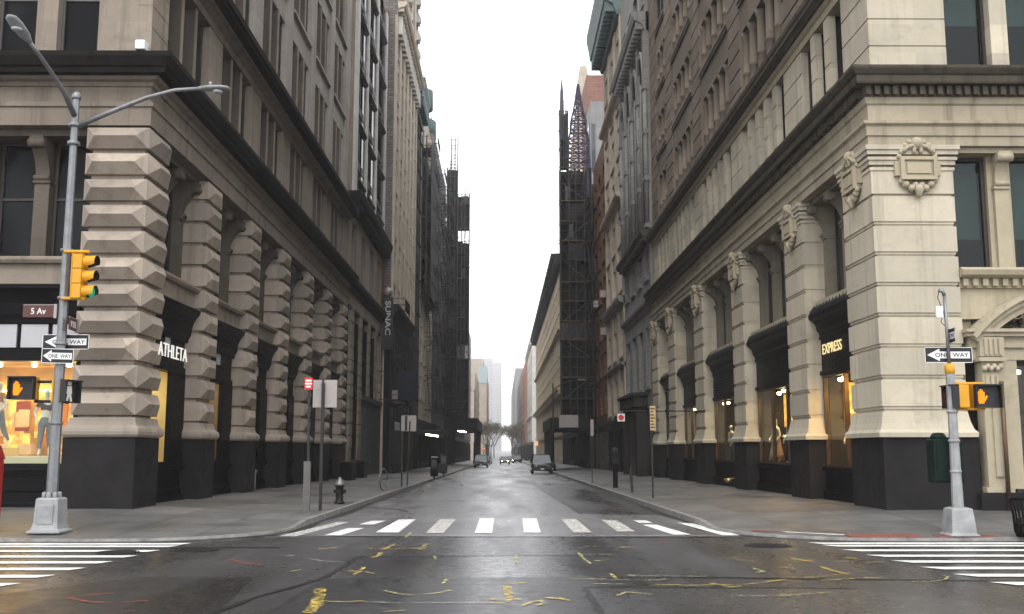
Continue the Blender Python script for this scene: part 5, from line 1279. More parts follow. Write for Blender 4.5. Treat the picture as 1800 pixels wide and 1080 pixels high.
# ------------------------------------------------------------------ street furniture
def plate(name, w, h, loc, parent_mats, label, cat, group=None, rz=0.): pass
def rot(cx, cy, a):
    ca, sa = math.cos(a), math.sin(a)
    return lambda x, y, z: (cx + x * ca - y * sa, cy + x * sa + y * ca, z)
def sbox(mb, T, x0, x1, y0, y1, z0, z1, m=0):
    vs = [(x0, y0, z0), (x1, y0, z0), (x1, y1, z0), (x0, y1, z0), (x0, y0, z1), (x1, y0, z1), (x1, y1, z1), (x0, y1, z1)]
    mb.add([T(*v) for v in vs], [(3, 2, 1, 0), (4, 5, 6, 7), (0, 1, 5, 4), (1, 2, 6, 5), (2, 3, 7, 6), (3, 0, 4, 7)], m)
def one_way(loc, w, h, a, label):
    """black plate, white rim, white left arrow carrying the words"""
    x, y, z = loc; root = thing('one_way_sign', loc, label, 'sign', 'one way signs'); T = rot(x, y, a)
    mb = MB(); sbox(mb, T, -w / 2, w / 2, 0, .012, z - h / 2, z + h / 2, 0)
    mb.build('plate', M['plate_back'], root)
    mb = MB(); e = .012
    for b in ((-w / 2, w / 2, z - h / 2, z - h / 2 + e), (-w / 2, w / 2, z + h / 2 - e, z + h / 2), (-w / 2, -w / 2 + e, z - h / 2, z + h / 2), (w / 2 - e, w / 2, z - h / 2, z + h / 2)): sbox(mb, T, b[0], b[1], -.006, -.001, b[2], b[3])
    mb.build('rim', M['sign_white'], root)
    mb = MB(); sbox(mb, T, -w / 2 + e, w / 2 - e, -.004, -.0005, z - h / 2 + e, z + h / 2 - e); mb.build('face', M['sign_black'], root)
    ax, ah, sh = -w * .45, h * .40, h * .22; hx = -w * .45 + min(.26 * w, .9 * h)
    mb = MB(); pts = [(ax, 0), (hx, -ah), (hx, -sh), (w * .445, -sh), (w * .445, sh), (hx, sh), (hx, ah)]
    mb.prism(pts, lambda p, t: T(p[0], t, z + p[1]), -.008, -.005); mb.build('arrow', M['sign_white'], root)
    mb = text_mb('ONE  WAY', w * .70, h * .27, lambda px, py, t: T(px + w * .065, -.009 - t, z + py), .002, bold=.01)
    mb.build('lettering', M['sign_black'], root); return root
def hand_pts(cx, cz, s):
    """raised open hand as flat outlines: palm, four fingers of different lengths, thumb"""
    return [[(-.34, -.75), (.26, -.75), (.36, -.3), (.36, .05), (-.38, .05), (-.4, -.35)], [(-.40, .0), (-.24, .0), (-.25, .52), (-.31, .58), (-.39, .5)], [(-.21, .0), (-.03, .0), (-.03, .72), (-.11, .80), (-.2, .72)],
            [(.0, .0), (.17, .0), (.18, .66), (.1, .74), (.01, .66)], [(.20, .0), (.36, .0), (.38, .42), (.31, .5), (.21, .44)], [(.28, -.62), (.40, -.5), (.72, -.02), (.68, .1), (.55, .08), (.30, -.25)]]
def ped_signal(loc, a, label, faces=True):
    x, y, z = loc; root = thing('pedestrian_signal', loc, label, 'signal', 'pedestrian signals'); T = rot(x, y, a); w, h, d = .50, .46, .22
    mb = MB(); sbox(mb, T, -w / 2, w / 2, 0, d, z - h / 2, z + h / 2); mb.build('housing', M['yellow'], root, bevel=.02)
    mb = MB(); sbox(mb, T, -w / 2 - .01, w / 2 + .01, -.16, .01, z + h / 2 - .02, z + h / 2 + .005); sbox(mb, T, -w / 2 - .01, -w / 2 + .012, -.13, .01, z - h / 2, z + h / 2); sbox(mb, T, w / 2 - .012, w / 2 + .01, -.13, .01, z - h / 2, z + h / 2)
    mb.build('visor', M['sign_black'], root)
    mb = MB(); sbox(mb, T, -w / 2 + .013, w / 2 - .013, -.02, -.003, z - h / 2 + .01, z + h / 2 - .025); mb.build('face', M['sign_black'], root)
    mb = MB(); s = .165
    for p in hand_pts(0, 0, s): mb.prism(p, lambda q, t: T(-.115 + q[0] * s, t, z - .005 + q[1] * s * 1.12), -.03, -.022)
    mb.build('hand_symbol', M['hand'], root)
    return root
def traffic_light(loc, a, label, lit=True):
    x, y, z = loc; root = thing('traffic_light', loc, label, 'traffic light'); T = rot(x, y, a)
    mb = MB()
    for k in range(3): sbox(mb, T, -.15, .15, 0, .20, z - .46 + k * .31, z - .46 + k * .31 + .30)
    sbox(mb, T, -.165, .165, .195, .215, z - .47, z + .48)
    mb.build('housing', M['yellow'], root, bevel=.025)
    for k in range(3):
        zc = z - .31 + k * .31; rings = []
        vb = MB(); n = 14
        for yy in (0., -.26):
            rings.append([T(.125 * math.cos(2 * math.pi * j / n), yy if math.sin(2 * math.pi * j / n) > -.75 else yy * .35, zc + .125 * math.sin(2 * math.pi * j / n)) for j in range(n)])
        vb.loft(rings, 0, True, False); rings = []
        for yy in (-.258, 0.):
            rings.append([T(.117 * math.cos(2 * math.pi * j / n), (yy if math.sin(2 * math.pi * j / n) > -.75 else yy * .35), zc + .117 * math.sin(2 * math.pi * j / n)) for j in range(n)])
        vb.loft(rings, 1, True, False); vb.build('visor', [M['yellow'], M['sign_black']], root)
        lb = MB(); lb.loft([[T(r * math.cos(2 * math.pi * j / n), yy, zc + r * math.sin(2 * math.pi * j / n)) for j in range(n)] for r, yy in ((.114, -.15), (.10, -.19), (.05, -.205), (.005, -.208))], 0, True)
        lb.build('lens', M['greenlens' if (k == 0 and lit) else 'lens_dark'], root)
    return root
# --- tall street lamp, left corner
lx, ly = -9.08, 20.9; lz = zw(lx, ly)
lamp = thing('street_lamp', (lx, ly, lz), 'tall galvanised double-arm street lamp with a boxed base, standing on the left corner', 'street lamp', 'street lamps')
mb = MB()
r8 = lambda r, z: [(lx + .0 + r * math.cos(R(22.5 + 45 * k)), ly + r * math.sin(R(22.5 + 45 * k)), z) for k in range(8)]
mb.loft([r8(.122, lz + .5), r8(.116, 1.0), r8(.095, 4), r8(.07, 9.15)]); mb.build('pole', M['galv'], lamp)
mb = MB(); mb.loft([[(lx + a * w, ly + b * w, z) for a, b in ((-1, -1), (1, -1), (1, 1), (-1, 1))] for w, z in ((.33, lz), (.33, lz + .05), (.27, lz + .07), (.245, .30), (.225, .76), (.20, .79), (.15, .80))]); mb.build('base', M['pole_paint'], lamp, bevel=.015)
mb = MB(); mb.box(lx - .15, lx + .15, ly - .262, ly - .2, .28, .66)
for a in range(8): q = R(45 * a); mb.lathe([(.05, 0), (.05, .1), (.01, .12)], (lx + .15 * math.cos(q), ly + .15 * math.sin(q), .79), 6)
mb.build('access_door', M['pole_paint'], lamp, bevel=.008)
mb = MB(); mb.lathe([(.09, 0), (.1, .02), (.1, .08), (.06, .15), (.01, .17)], (lx, ly, 9.12), 10); mb.build('finial', M['galv'], lamp)
mb = MB()
for z in (8.55, 8.15): mb.lathe([(.12, -.04), (.13, -.03), (.13, .03), (.12, .04)], (lx, ly, z), 10)
for z in (.98 + 1.3, 5.85, 4.85, 3.9): mb.lathe([(.125, -.03), (.132, -.02), (.132, .02), (.125, .03)], (lx, ly, z), 10)
mb.build('band', M['galv'], lamp)
for pts, tip, dr in (([(lx + .1, ly, 8.55), (-8.3, ly, 8.86), (-7.6, ly, 9.16), (-7.0, ly, 9.33), (-6.45, ly, 9.37)], (-6.45, ly, 9.37), (1, 0, 0)), ([(lx, ly - .05, 8.75), (-9.12, ly - .5, 9.08), (-9.18, ly - 1.05, 9.34), (-9.25, ly - 1.5, 9.55), (-9.32, ly - 1.75, 9.70)], (-9.32, ly - 1.75, 9.70), (-.26, -.82, .48))):
    mb = MB(); mb.tube(pts, [.06, .052, .046, .042, .04], 10); ar = mb.build('arm', M['galv'], lamp)
    L = Vector(dr).normalized(); S_ = Vector((-L.y, L.x, 0)).normalized(); U_ = L.cross(S_); t0 = Vector(tip); rings = []
    for a, w, hu, hd in ((-.05, .05, .04, .04), (.03, .08, .05, .05), (.12, .13, .055, .055), (.4, .16, .06, .05), (.56, .13, .045, .035), (.62, .05, .01, .02)):
        rings.append([t0 + L * a + S_ * (w * math.cos(q)) + U_ * ((hu if math.sin(q) > 0 else hd) * math.sin(q)) for q in [2 * math.pi * k / 12 for k in range(12)]])
    lm = MB().loft(rings, 0, True).build('luminaire', M['pole_paint'], ar)
    c = t0 + L * .36; MB().lathe([(.11, -.06), (.08, -.10), (.01, -.11)], tuple(c), 10).build('lens', M['frost'], ar)
    c = t0 + L * .2; MB().lathe([(.035, .06), (.035, .14), (.01, .15)], tuple(c), 8).build('photocell', M['plate_back'], ar)
# traffic light and its brackets on the lamp pole
mb = MB()
mb.tube([(lx, ly - .13, 5.80), (-8.78, ly - .15, 5.80), (-8.56, ly - .12, 5.80)], .035, 8); mb.tube([(lx, ly - .13, 4.82), (-8.78, ly - .15, 4.82), (-8.6, ly - .12, 4.82)], .035, 8)
mb.build('signal_bracket', M['yellow'], lamp)
traffic_light((-8.64, ly - .1, 5.28), R(82), 'yellow three-lens traffic light showing green, held by the street lamp on the left corner')
def name_plate(loc, w, h, a, body, label, tw=.34):
    x, y, z = loc; root = thing('street_name_sign', loc, label, 'sign'); T = rot(x, y, a)
    mb = MB(); sbox(mb, T, -w / 2, w / 2, 0, .015, z - h / 2, z + h / 2); mb.build('plate', M['sign_brown'], root)
    mb = MB(); sbox(mb, T, -w / 2, w / 2, -.003, .018, z + h / 2, z + h / 2 + .015); sbox(mb, T, w / 2, w / 2 + .06, -.02, .03, z - h / 2 - .02, z + h / 2 + .02); mb.build('rim', M['plate_back'], root)
    mb = text_mb(body, w * tw, h * .52, lambda px, py, t: T(px, -.003 - t, z + py), .003, bold=.012); mb.build('lettering', M['sign_white'], root); return root
name_plate((-9.58, ly - .02, 4.575), .64, .25, 0, '5 Av', 'brown street-name plate reading 5 Av on the left street lamp', .48)
name_plate((-8.86, ly - .0, 4.30), .5, .25, R(96), 'W 18 St', 'brown street-name plate turned edge-on, just above the one way signs on the street lamp', .7)
one_way((-9.05, ly + .14, 3.955), .96, .31, 0, 'wide ONE WAY sign mounted behind the left street lamp pole')
one_way((-9.07, ly - .16, 3.635), .60, .30, R(18), 'small turned ONE WAY sign in front of the left street lamp pole')
mb = MB(); mb.tube([(lx - .1, ly, 3.12), (-9.55, ly, 3.12)], .03, 8); mb.tube([(lx - .1, ly, 2.72), (-9.55, ly, 2.72)], .03, 8); mb.tube([(lx + .1, ly, 2.72), (-8.9, ly + .1, 2.70)], .03, 8); mb.build('signal_bracket', M['iron'], lamp)
ped_signal((-9.76, ly - .1, 2.985), 0, 'pedestrian signal showing an orange hand, left of the left street lamp pole')
p2 = ped_signal((-8.95, ly + .16, 2.93), R(78), 'pedestrian signal turned sideways with a white walking figure, held by the tall street lamp')
for c in kids(p2, 'hand_symbol'): bpy.data.objects.remove(c)
T = rot(-8.95, ly + .16, R(78)); mb = MB()
for p in ([(-.06, .13), (.06, .13), (.06, .22), (-.06, .22)], [(-.09, -.05), (.09, -.05), (.07, .11), (-.07, .11)], [(-.09, -.2), (-.03, -.2), (.02, -.04), (-.05, -.04)], [(.05, -.2), (.11, -.2), (.06, -.04), (-.01, -.04)]): mb.prism(p, lambda q, t: T(q[0], t, 2.93 + q[1]), -.03, -.022)
mb.build('walking_figure', M['walkman'], p2)
# --- signal pole, right corner
sx, sy = 8.965, 20.35; sz = zw(sx, sy)
sp = thing('signal_pole', (sx, sy, sz), 'pale grey signal pole with a square base and thin upper tube, on the right corner', 'signal pole')
mb = MB(); r8 = lambda r, z: [(sx + r * math.cos(R(22.5 + 45 * k)), sy + r * math.sin(R(22.5 + 45 * k)), z) for k in range(8)]
mb.loft([r8(.115, .55), r8(.10, 1.2), r8(.09, 2.2), r8(.085, 3.28)]); mb.build('pole', M['pole_paint'], sp)
mb = MB(); mb.loft([[(sx + a * w, sy + b * w, z) for a, b in ((-1, -1), (1, -1), (1, 1), (-1, 1))] for w, z in ((.29, sz), (.29, sz + .03), (.245, sz + .05), (.235, .3), (.205, .6), (.12, .63))]); mb.build('base', M['pole_paint'], sp, bevel=.02)
MB().box(sx - .13, sx + .13, sy - .235, sy - .2, .2, .36).build('access_door', M['pole_paint'], sp, bevel=.006)
mb = MB()
for z in (1.32, 1.92, 2.5): mb.lathe([(.1, -.03), (.115, -.02), (.115, .02), (.1, .03)], (sx, sy, z), 10)
mb.build('band', M['pole_paint'], sp)
MB().lathe([(.085, 0), (.10, .01), (.10, .16), (.05, .20)], (sx, sy, 3.26), 12).build('collar', M['yellow'], sp)
mb = MB(); mb.tube([(sx, sy, 3.4), (sx - .02, sy, 4.85)], .035, 8); mb.tube([(sx - .02, sy, 4.85), (sx - .05, sy, 4.93), (sx - .13, sy, 4.95)], .04, 8); mb.build('upper_tube', M['galv'], sp)
mb = MB(); mb.tube([(sx - .13, sy, 4.92), (sx - .16, sy, 4.8), (sx - .1, sy, 4.62), (sx - .05, sy, 4.5), (sx - .12, sy, 4.3), (sx - .02, sy, 4.2)], .008, 5); mb.build('cable', M['black'], sp)
mb = MB(); mb.tube([(sx + .05, sy, 3.06), (9.62, sy, 3.06)], .028, 8); mb.tube([(sx + .05, sy, 2.55), (9.62, sy, 2.55)], .028, 8); mb.build('signal_bracket', M['yellow'], sp)
o = MB().box(8.74, 8.88, sy - .06, sy, 4.38, 4.62).build('antenna_box', M['sign_white'], None, (8.81, sy, 4.38), bevel=.01); tag(o, 'white antenna box clamped near the top of the right signal pole', 'antenna box')
one_way((8.985, sy + .06, 3.64), .965, .315, 0, 'wide ONE WAY sign on the thin tube of the right signal pole')
one_way((9.03, sy + .02, 4.02), .60, .30, R(-96), 'ONE WAY sign turned nearly edge-on, highest on the right signal pole')
ped_signal((9.63, sy - .1, 2.80), 0, 'pedestrian signal with a glowing orange hand, far side of the right signal pole')
ped_signal((9.05, sy + .1, 2.80), R(-90), 'yellow pedestrian signal seen from its side, close against the right signal pole')
gb = thing('control_cabinet', (8.92, sy + .3, 1.09), 'dark green control cabinet strapped to the back of the right signal pole', 'cabinet')
mb = MB(); mb.box(8.60, 9.21, sy + .13, sy + .5, 1.09, 1.96); mb.build('body', M['green_paint'], gb, bevel=.03)
mb = MB(); mb.lathe([(.16, 0), (.15, .06), (.10, .12), (.01, .13)], (8.78, sy + .3, 1.96), 12); mb.build('vent_cap', M['green_paint'], gb)
mb = MB(); mb.box(8.66, 9.15, sy + .115, sy + .13, 1.16, 1.88); mb.build('door', M['green_paint'], gb); 
# litter basket
tb = thing('litter_basket', (10.12, 19.95, .08), 'black slatted wire litter basket on the right corner kerb', 'litter basket')
mb = MB(); bx_, by_ = 10.12, 19.95
for k in range(22):
    a = 2 * math.pi * k / 22; pts = [(bx_ + r * math.cos(a), by_ + r * math.sin(a), z) for r, z in ((.20, .10), (.235, .2), (.25, .5), (.30, .80))]; mb.tube(pts, .014, 5)
for r, z in ((.205, .12), (.245, .32), (.30, .8), (.31, .815)): mb.tube([(bx_ + r * math.cos(2 * math.pi * k / 22), by_ + r * math.sin(2 * math.pi * k / 22), z) for k in range(23)], .016, 5)
mb.build('wire_body', M['black'], tb)
mb = MB(); mb.lathe([(.2, 0), (.21, .02), (.01, .03)], (bx_, by_, .1), 16)
mb.lathe([(.19, .03), (.22, .1), (.23, .3), (.12, .36), (.01, .37)], (bx_, by_, .1), 16); mb.build('liner_bag', M['cloth_black'], tb)
mb = MB()
for k in range(3): a = 2.1 * k; mb.box(bx_ + .2 * math.cos(a) - .03, bx_ + .2 * math.cos(a) + .03, by_ + .2 * math.sin(a) - .03, by_ + .2 * math.sin(a) + .03, zw(bx_, by_) - .02, .12)
mb.build('foot', M['black'], tb)
# red box at the left edge
rb = thing('newspaper_box', (-10.45, 20.9, .1), 'red metal street box at the left edge, on the corner beside the street lamp', 'box'); rz = zw(-10.2, 20.9)
MB().box(-10.75, -10.17, 20.65, 21.1, rz + .08, 1.55).build('body', M['red_paint'], rb, bevel=.03)
MB().loft([[(-10.77, 20.62, 1.55), (-10.15, 20.62, 1.55), (-10.15, 21.13, 1.55), (-10.77, 21.13, 1.55)], [(-10.70, 20.7, 1.85), (-10.23, 20.7, 1.85), (-10.23, 21.05, 1.85), (-10.70, 21.05, 1.85)]]).build('top', M['red_paint'], rb, bevel=.03)
MB().box(-10.68, -10.28, 20.63, 20.65, .9, 1.4).build('window', M['pane'], rb)
mb = MB(); mb.box(-10.22, -10.18, 20.635, 20.65, 1.1, 1.16); mb.build('emblem', M['sign_white'], rb)
MB().box(-10.72, -10.2, 20.67, 21.08, rz - .02, rz + .08).build('foot', M['iron'], rb)
# hydrant
hx, hy = -5.07, 32.1; hz = zw(hx, hy)
hd = thing('fire_hydrant', (hx, hy, hz), 'black fire hydrant with a silver cap near the left kerb', 'fire hydrant')
MB().lathe([(.17, 0), (.17, .05), (.125, .07), (.12, .12), (.115, .50), (.15, .52), (.15, .56), (.10, .57)], (hx, hy, hz), 16).build('barrel', M['iron'], hd)
MB().lathe([(.155, .56), (.15, .60), (.125, .68), (.07, .74), (.045, .76), (.04, .80), (.01, .81)], (hx, hy, hz), 16).build('cap', M['galv'], hd)
mb = MB(); mb.tube([(hx + .1, hy, hz + .38), (hx + .19, hy, hz + .38), (hx + .2, hy, hz + .38)], [.07, .07, .03], 10); mb.tube([(hx, hy - .1, hz + .38), (hx, hy - .2, hz + .38)], .06, 10); mb.tube([(hx - .1, hy, hz + .38), (hx - .18, hy, hz + .38)], .05, 10); mb.build('nozzle', M['iron'], hd)
# sign posts
def post(name, x, y, h, label, group='sign posts along the side street', w=.03, tilt=(0, 0), mat='rust_post'):
    z = zw(x, y); root = thing(name, (x, y, z), label, 'sign post', group)
    mb = MB(); t = tilt
    mb.loft([[(x + a + t[0] * q, y + b + t[1] * q, z - .03 + h * q) for a, b in ((-w, -w), (w, -w), (w, w), (-w, w))] for q in (0, 1)]); mb.build('post', M[mat], root); return root, z
rt, z = post('sign_post', -5.17, 27.5, 3.5, 'dark sign post with a small red parking sign and a broad grey lower sleeve', tilt=(-.06, 0))
MB().box(-5.34, -5.12, 27.42, 27.44, 3.34, 3.66).build('sign_plate', M['sign_red'], rt)
mb = MB()
for zz, a, b in ((3.56, -5.31, -5.15), (3.48, -5.32, -5.14), (3.40, -5.30, -5.17)): mb.box(a, b, 27.414, 27.42, zz, zz + .045)
mb.build('sign_legend', M['sign_white'], rt)
MB().loft([[(-5.20 + a, 27.42 + b, z_) for a, b in ((-.09, -.05), (.09, -.05), (.09, .05), (-.09, .05))] for z_ in (z - .02, 1.44)]).build('post_sleeve', M['grey_frame'], rt)
rt, z = post('sign_post', -4.97, 28.2, 3.48, 'dark sign post carrying a large blank-backed square sign, left kerb before the hydrant', w=.04)
MB().box(-5.26, -4.60, 28.26, 28.275, 2.9, 3.66).build('sign_plate', M['plate_back'], rt)
mb = MB(); mb.box(-5.0, -4.94, 28.15, 28.16, 2.8, 3.66); mb.build('mounting_strap', M['rust_post'], rt)
rt, z = post('sign_post', -4.70, 50.6, 3.2, 'dark sign post with a pale square sign, beyond the bike rack on the left pavement', tilt=(.10, 0)); MB().box(-5.04, -4.30, 50.68, 50.7, 2.64, 3.42).build('sign_plate', M['plate_back'], rt)
MB().box(-4.86, -4.74, 50.66, 50.68, 2.66, 3.40).build('mounting_strap', M['rust_post'], rt)
rt, z = post('sign_post', -4.92, 50.1, 2.7, 'shorter plain dark post leaning beside the pale square sign', w=.035)
rt, z = post('sign_post', 5.26, 36.3, 3.3, 'dark sign post with a tall beige parking sign on the right kerb')
MB().box(5.20, 5.40, 36.24, 36.26, 2.42, 3.28).build('sign_plate', M['beige'], rt)
mb = MB()
for k in range(7): mb.box(5.22, 5.38 - .03 * (k % 3), 36.234, 36.24, 2.5 + k * .11, 2.55 + k * .11)
mb.build('sign_legend', M['bronze'], rt)
post('sign_post', 5.18, 41.4, 1.05, 'short dark leaning post stub on the right pavement', tilt=(-.06, 0), w=.05)
rt, z = post('sign_post', 4.92, 57.0, 3.6, 'thin dark post with a narrow grey sign, before the parked black car'); MB().box(4.85, 5.02, 56.94, 56.96, 2.5, 3.4).build('sign_plate', M['plate_back'], rt)
rt, z = post('parking_meter', 5.22, 48.0, 1.2, 'black parking meter column on the right pavement', w=.11, mat='black'); MB().loft([[(5.22 + a * w, 48 + b * w, z_) for a, b in ((-1, -1), (1, -1), (1, 1), (-1, 1))] for w, z_ in ((.15, 1.1), (.16, 1.3), (.15, 1.7), (.08, 1.85))]).build('meter_head', M['iron'], rt, bevel=.02)
MB().box(5.1, 5.34, 47.82, 47.85, 1.35, 1.6).build('display', M['pane'], rt)
o = thing('hanging_sign', (5.41, 47.0, 3.2), 'square sign with a red disc hanging out over the right pavement', 'sign')
T = rot(5.42, 47.0, 0); mb = MB(); sbox(mb, T, -.17, .17, 0, .02, 3.03, 3.38); mb.build('plate', M['sign_white'], o)
mb = MB(); mb.loft([[T(.13 * math.cos(2 * math.pi * k / 20), yy, 3.205 + .13 * math.sin(2 * math.pi * k / 20)) for k in range(20)] for yy in (-.002, -.01)]); mb.build('disc', M['sign_red'], o)
mb = MB(); mb.tube([(5.42, 47, 3.38), (5.42, 47, 3.5), (9.3, 47, 3.5)], .025, 6); mb.build('bracket', M['iron'], o)
# bike rack, street box, bins
rk = thing('bike_rack', (-5.14, 44.4, zw(-5.14, 44.4)), 'tall steel hoop bike rack on the left pavement', 'bike rack'); z = zw(-5.14, 44.4)
mb = MB(); mb.tube([(-5.14 + .12 * math.cos(2 * math.pi * k / 28), 44.4 + .40 * math.cos(2 * math.pi * k / 28), z + .46 + .44 * math.sin(2 * math.pi * k / 28)) for k in range(29)], .03, 8); mb.build('hoop', M['galv'], rk)
MB().tube([(-5.26, 44.0, z + .46), (-5.02, 44.8, z + .46)], .025, 8).build('crossbar', M['galv'], rk)
MB().lathe([(.09, 0), (.09, .02), (.03, .03)], (-5.14, 44.4, z), 10).build('foot', M['galv'], rk)
def street_box(x, y, w, h, label, mat, top):
    z = zw(x, y); root = thing('newspaper_box', (x, y, z), label, 'box', 'street boxes on the left pavement')
    MB().box(x - w, x + w, y - w, y + w, z + .15, z + h).build('body', M[mat], root, bevel=.03)
    MB().box(x - w * .9, x + w * .9, y - w * .9, y + w * .9, z + h, z + h + .08).build('top', M[top], root, bevel=.02)
    MB().box(x - w * .7, x + w * .7, y - w - .02, y - w, z + h * .55, z + h * .9).build('window', M['pane_far'], root)
    MB().box(x - .06, x + .06, y - .06, y + .06, z - .02, z + .15).build('foot', M['iron'], root)
street_box(-4.47, 67, .24, 1.35, 'black street box with a pale top, on the left kerb by the lit awning', 'black', 'plate_back')
street_box(-4.5, 78, .26, 1.6, 'taller dark street box further along the left kerb', 'iron', 'iron')
street_box(-5.2, 79.5, .35, .8, 'low dark street box behind the taller one on the left pavement', 'darkpanel', 'darkpanel')
for x, y, h, lab in ((-8.75, 63, 1.0, 'dark rubbish bin against the banded pier on the left'), (-8.6, 57.2, .95, 'black steel crate against the last faceted pier on the left')):
    z = zw(x, y); root = thing('bin', (x, y, z), lab, 'bin'); MB().box(x - .35, x + .35, y - .8, y + .8, z, z + h).build('body', M['black'], root, bevel=.03); MB().box(x - .38, x + .38, y - .84, y + .84, z + h, z + h + .07).build('lid', M['iron'], root, bevel=.02)
# standpipe fittings low on the right building
o = thing('standpipe', (9.2, 42.2, .5), 'brass twin standpipe outlet low on the right building under the shop windows', 'standpipe'); mb = MB()
for q in (-.16, .16): mb.tube([(9.5, 42.2 + q * .4, .55), (9.25, 42.2 + q, .52), (9.12, 42.2 + q * 1.3, .48)], [.06, .06, .08], 10)
mb.build('outlet', plain('brass', (.55, .42, .18), .3, .8, .2, 8.), o)
o = thing('standpipe', (-9.2, 38.9, .9), 'pair of grey pipe outlets low on the left building beside a faceted pier', 'standpipe'); mb = MB()
for q in (-.14, .14): mb.tube([(-9.6, 38.9 + q, .95), (-9.3, 38.9 + q, .92)], .07, 10)
mb.tube([(-9.35, 38.9, 0), (-9.35, 38.9, .9)], .05, 8); mb.build('outlet', M['galv'], o)
# awnings, banners, shop signs down the street
def awning(name, label, x0, x1, y0, y1, z0, z1, mat='awning', cat='awning'):
    root = thing(name, (x0, y0, z0), label, cat, 'dark awnings on the left side')
    MB().loft([[(x0, y0, z0), (x1, y0, z0), (x1, y0, z0 + .35), (x0, y0, z1)], [(x0, y1, z0), (x1, y1, z0), (x1, y1, z0 + .35), (x0, y1, z1)]]).build('canvas', M[mat], root)
    mb = MB(); mb.bar((x1, y0, z0), (x1, y1, z0), .03); mb.bar((x0, y0, z0), (x1, y0, z0), .03); mb.build('frame', M['iron'], root)
awning('awning', 'dark blue canopy reaching over the left pavement beyond the DELI front', -8.5, -5.6, 86, 92, 3.4, 4.8)
awning('awning', 'second dark blue canopy further along, above the lit tube lamp', -8.5, -5.4, 96, 100, 3.2, 4.6)
o = thing('banner', (-7.0, 75, 5.4), 'dark blue square banner hanging out above the left pavement', 'banner'); MB().box(-7.75, -6.28, 75, 75.05, 5.4, 7.4).build('cloth', M['awning'], o); mb = MB(); mb.bar((-9.2, 75.02, 7.45), (-6.2, 75.02, 7.45), .03); mb.bar((-9.2, 75.02, 5.38), (-6.2, 75.02, 5.38), .03); mb.build('bracket', M['iron'], o)
o = thing('blade_sign', (-8.8, 76.6, 9.8), 'tall vertical black sign reading SUNAC projecting above the DELI', 'sign'); MB().box(-9.05, -8.35, 76.4, 76.55, 9.2, 13.2).build('panel', M['sign_black'], o)
text_mb('SUNAC', 2.6, .42, lambda x, y, t: (-8.72 + y, 76.39 - t, 11.6 - x), .02, bold=.02).build('lettering', M['letters_dull'], o)
MB().lathe([(.01, -.4), (.3, -.2), (.35, 0), (.3, .2), (.01, .4)], (-8.75, 76.5, 13.6), 10).build('finial', M['plate_back'], o)
o = thing('tube_lamp', (-6.5, 90, 3.0), 'bright tube lamp under the left canopy', 'lamp'); MB().tube([(-7.0, 93, 3.1), (-5.9, 93.4, 2.95)], .07, 8).build('tube', M['tubeglow'], o); MB().box(-7.1, -5.8, 93.1, 93.4, 3.16, 3.24).build('housing', M['iron'], o)
def far_lamp(x, y, s, label, h=9.):
    z = zw(x, y); root = thing('street_lamp', (x, y, z), label, 'street lamp', 'street lamps')
    MB().tube([(x, y, z), (x, y, z + h)], [.11, .07], 8).build('pole', M['iron'], root)
    MB().tube([(x, y, z + h - .6), (x + s * 1.2, y, z + h + .1), (x + s * 2.6, y, z + h + .35)], .045, 6).build('arm', M['iron'], root)
    MB().loft([[(x + s * a, y + w * math.cos(q), z + h + .35 + .07 * math.sin(q)) for q in [2 * math.pi * k / 8 for k in range(8)]] for a, w in ((2.5, .04), (2.7, .16), (3.1, .17), (3.3, .05))]).build('luminaire', M['plate_back'], root)
    MB().lathe([(.28, 0), (.25, .6), (.12, .7)], (x, y, z), 8).build('base', M['iron'], root)
far_lamp(-4.95, 178, -1, 'single-arm dark street lamp on the left kerb past the scaffold towers', 13)
far_lamp(4.95, 101.5, 1, 'single-arm dark street lamp at the corner of the right pavement shed', 8.6)
far_lamp(5.4, 300, -1, 'single-arm street lamp on the right at the far avenue crossing', 9)
def far_signal(x, y, label, mat):
    z = zw(x, y); root = thing('traffic_light', (x, y, z), label, 'traffic light', 'traffic lights at the far avenue')
    MB().tube([(x, y, z), (x, y, z + 3.6)], .07, 6).build('pole', M['iron'], root); MB().box(x - .17, x + .17, y - .15, y + .15, z + 2.5, z + 3.5).build('housing', M['yellow'], root); MB().lathe([(.13, -.1), (.13, .1)], (x, y - .16, z + 3.25), 8).build('lens', M['taillight'], root)
far_signal(-5.0, 262, 'red traffic light at the far left corner, before the trees', 0); far_signal(-5.6, 296, 'further red traffic light across the far avenue on the left', 0)
o = thing('banner', (4.6, 262, 4.2), 'small awning with an orange panel on the right by the far avenue', 'awning'); MB().box(8.0, 9.2, 262, 263, 4.2, 4.5).build('canvas', M['frost'], o); MB().box(8.3, 8.9, 262.1, 262.2, 2.8, 3.8).build('panel', emit('orange_panel', (1., .3, .08), 2.), o)

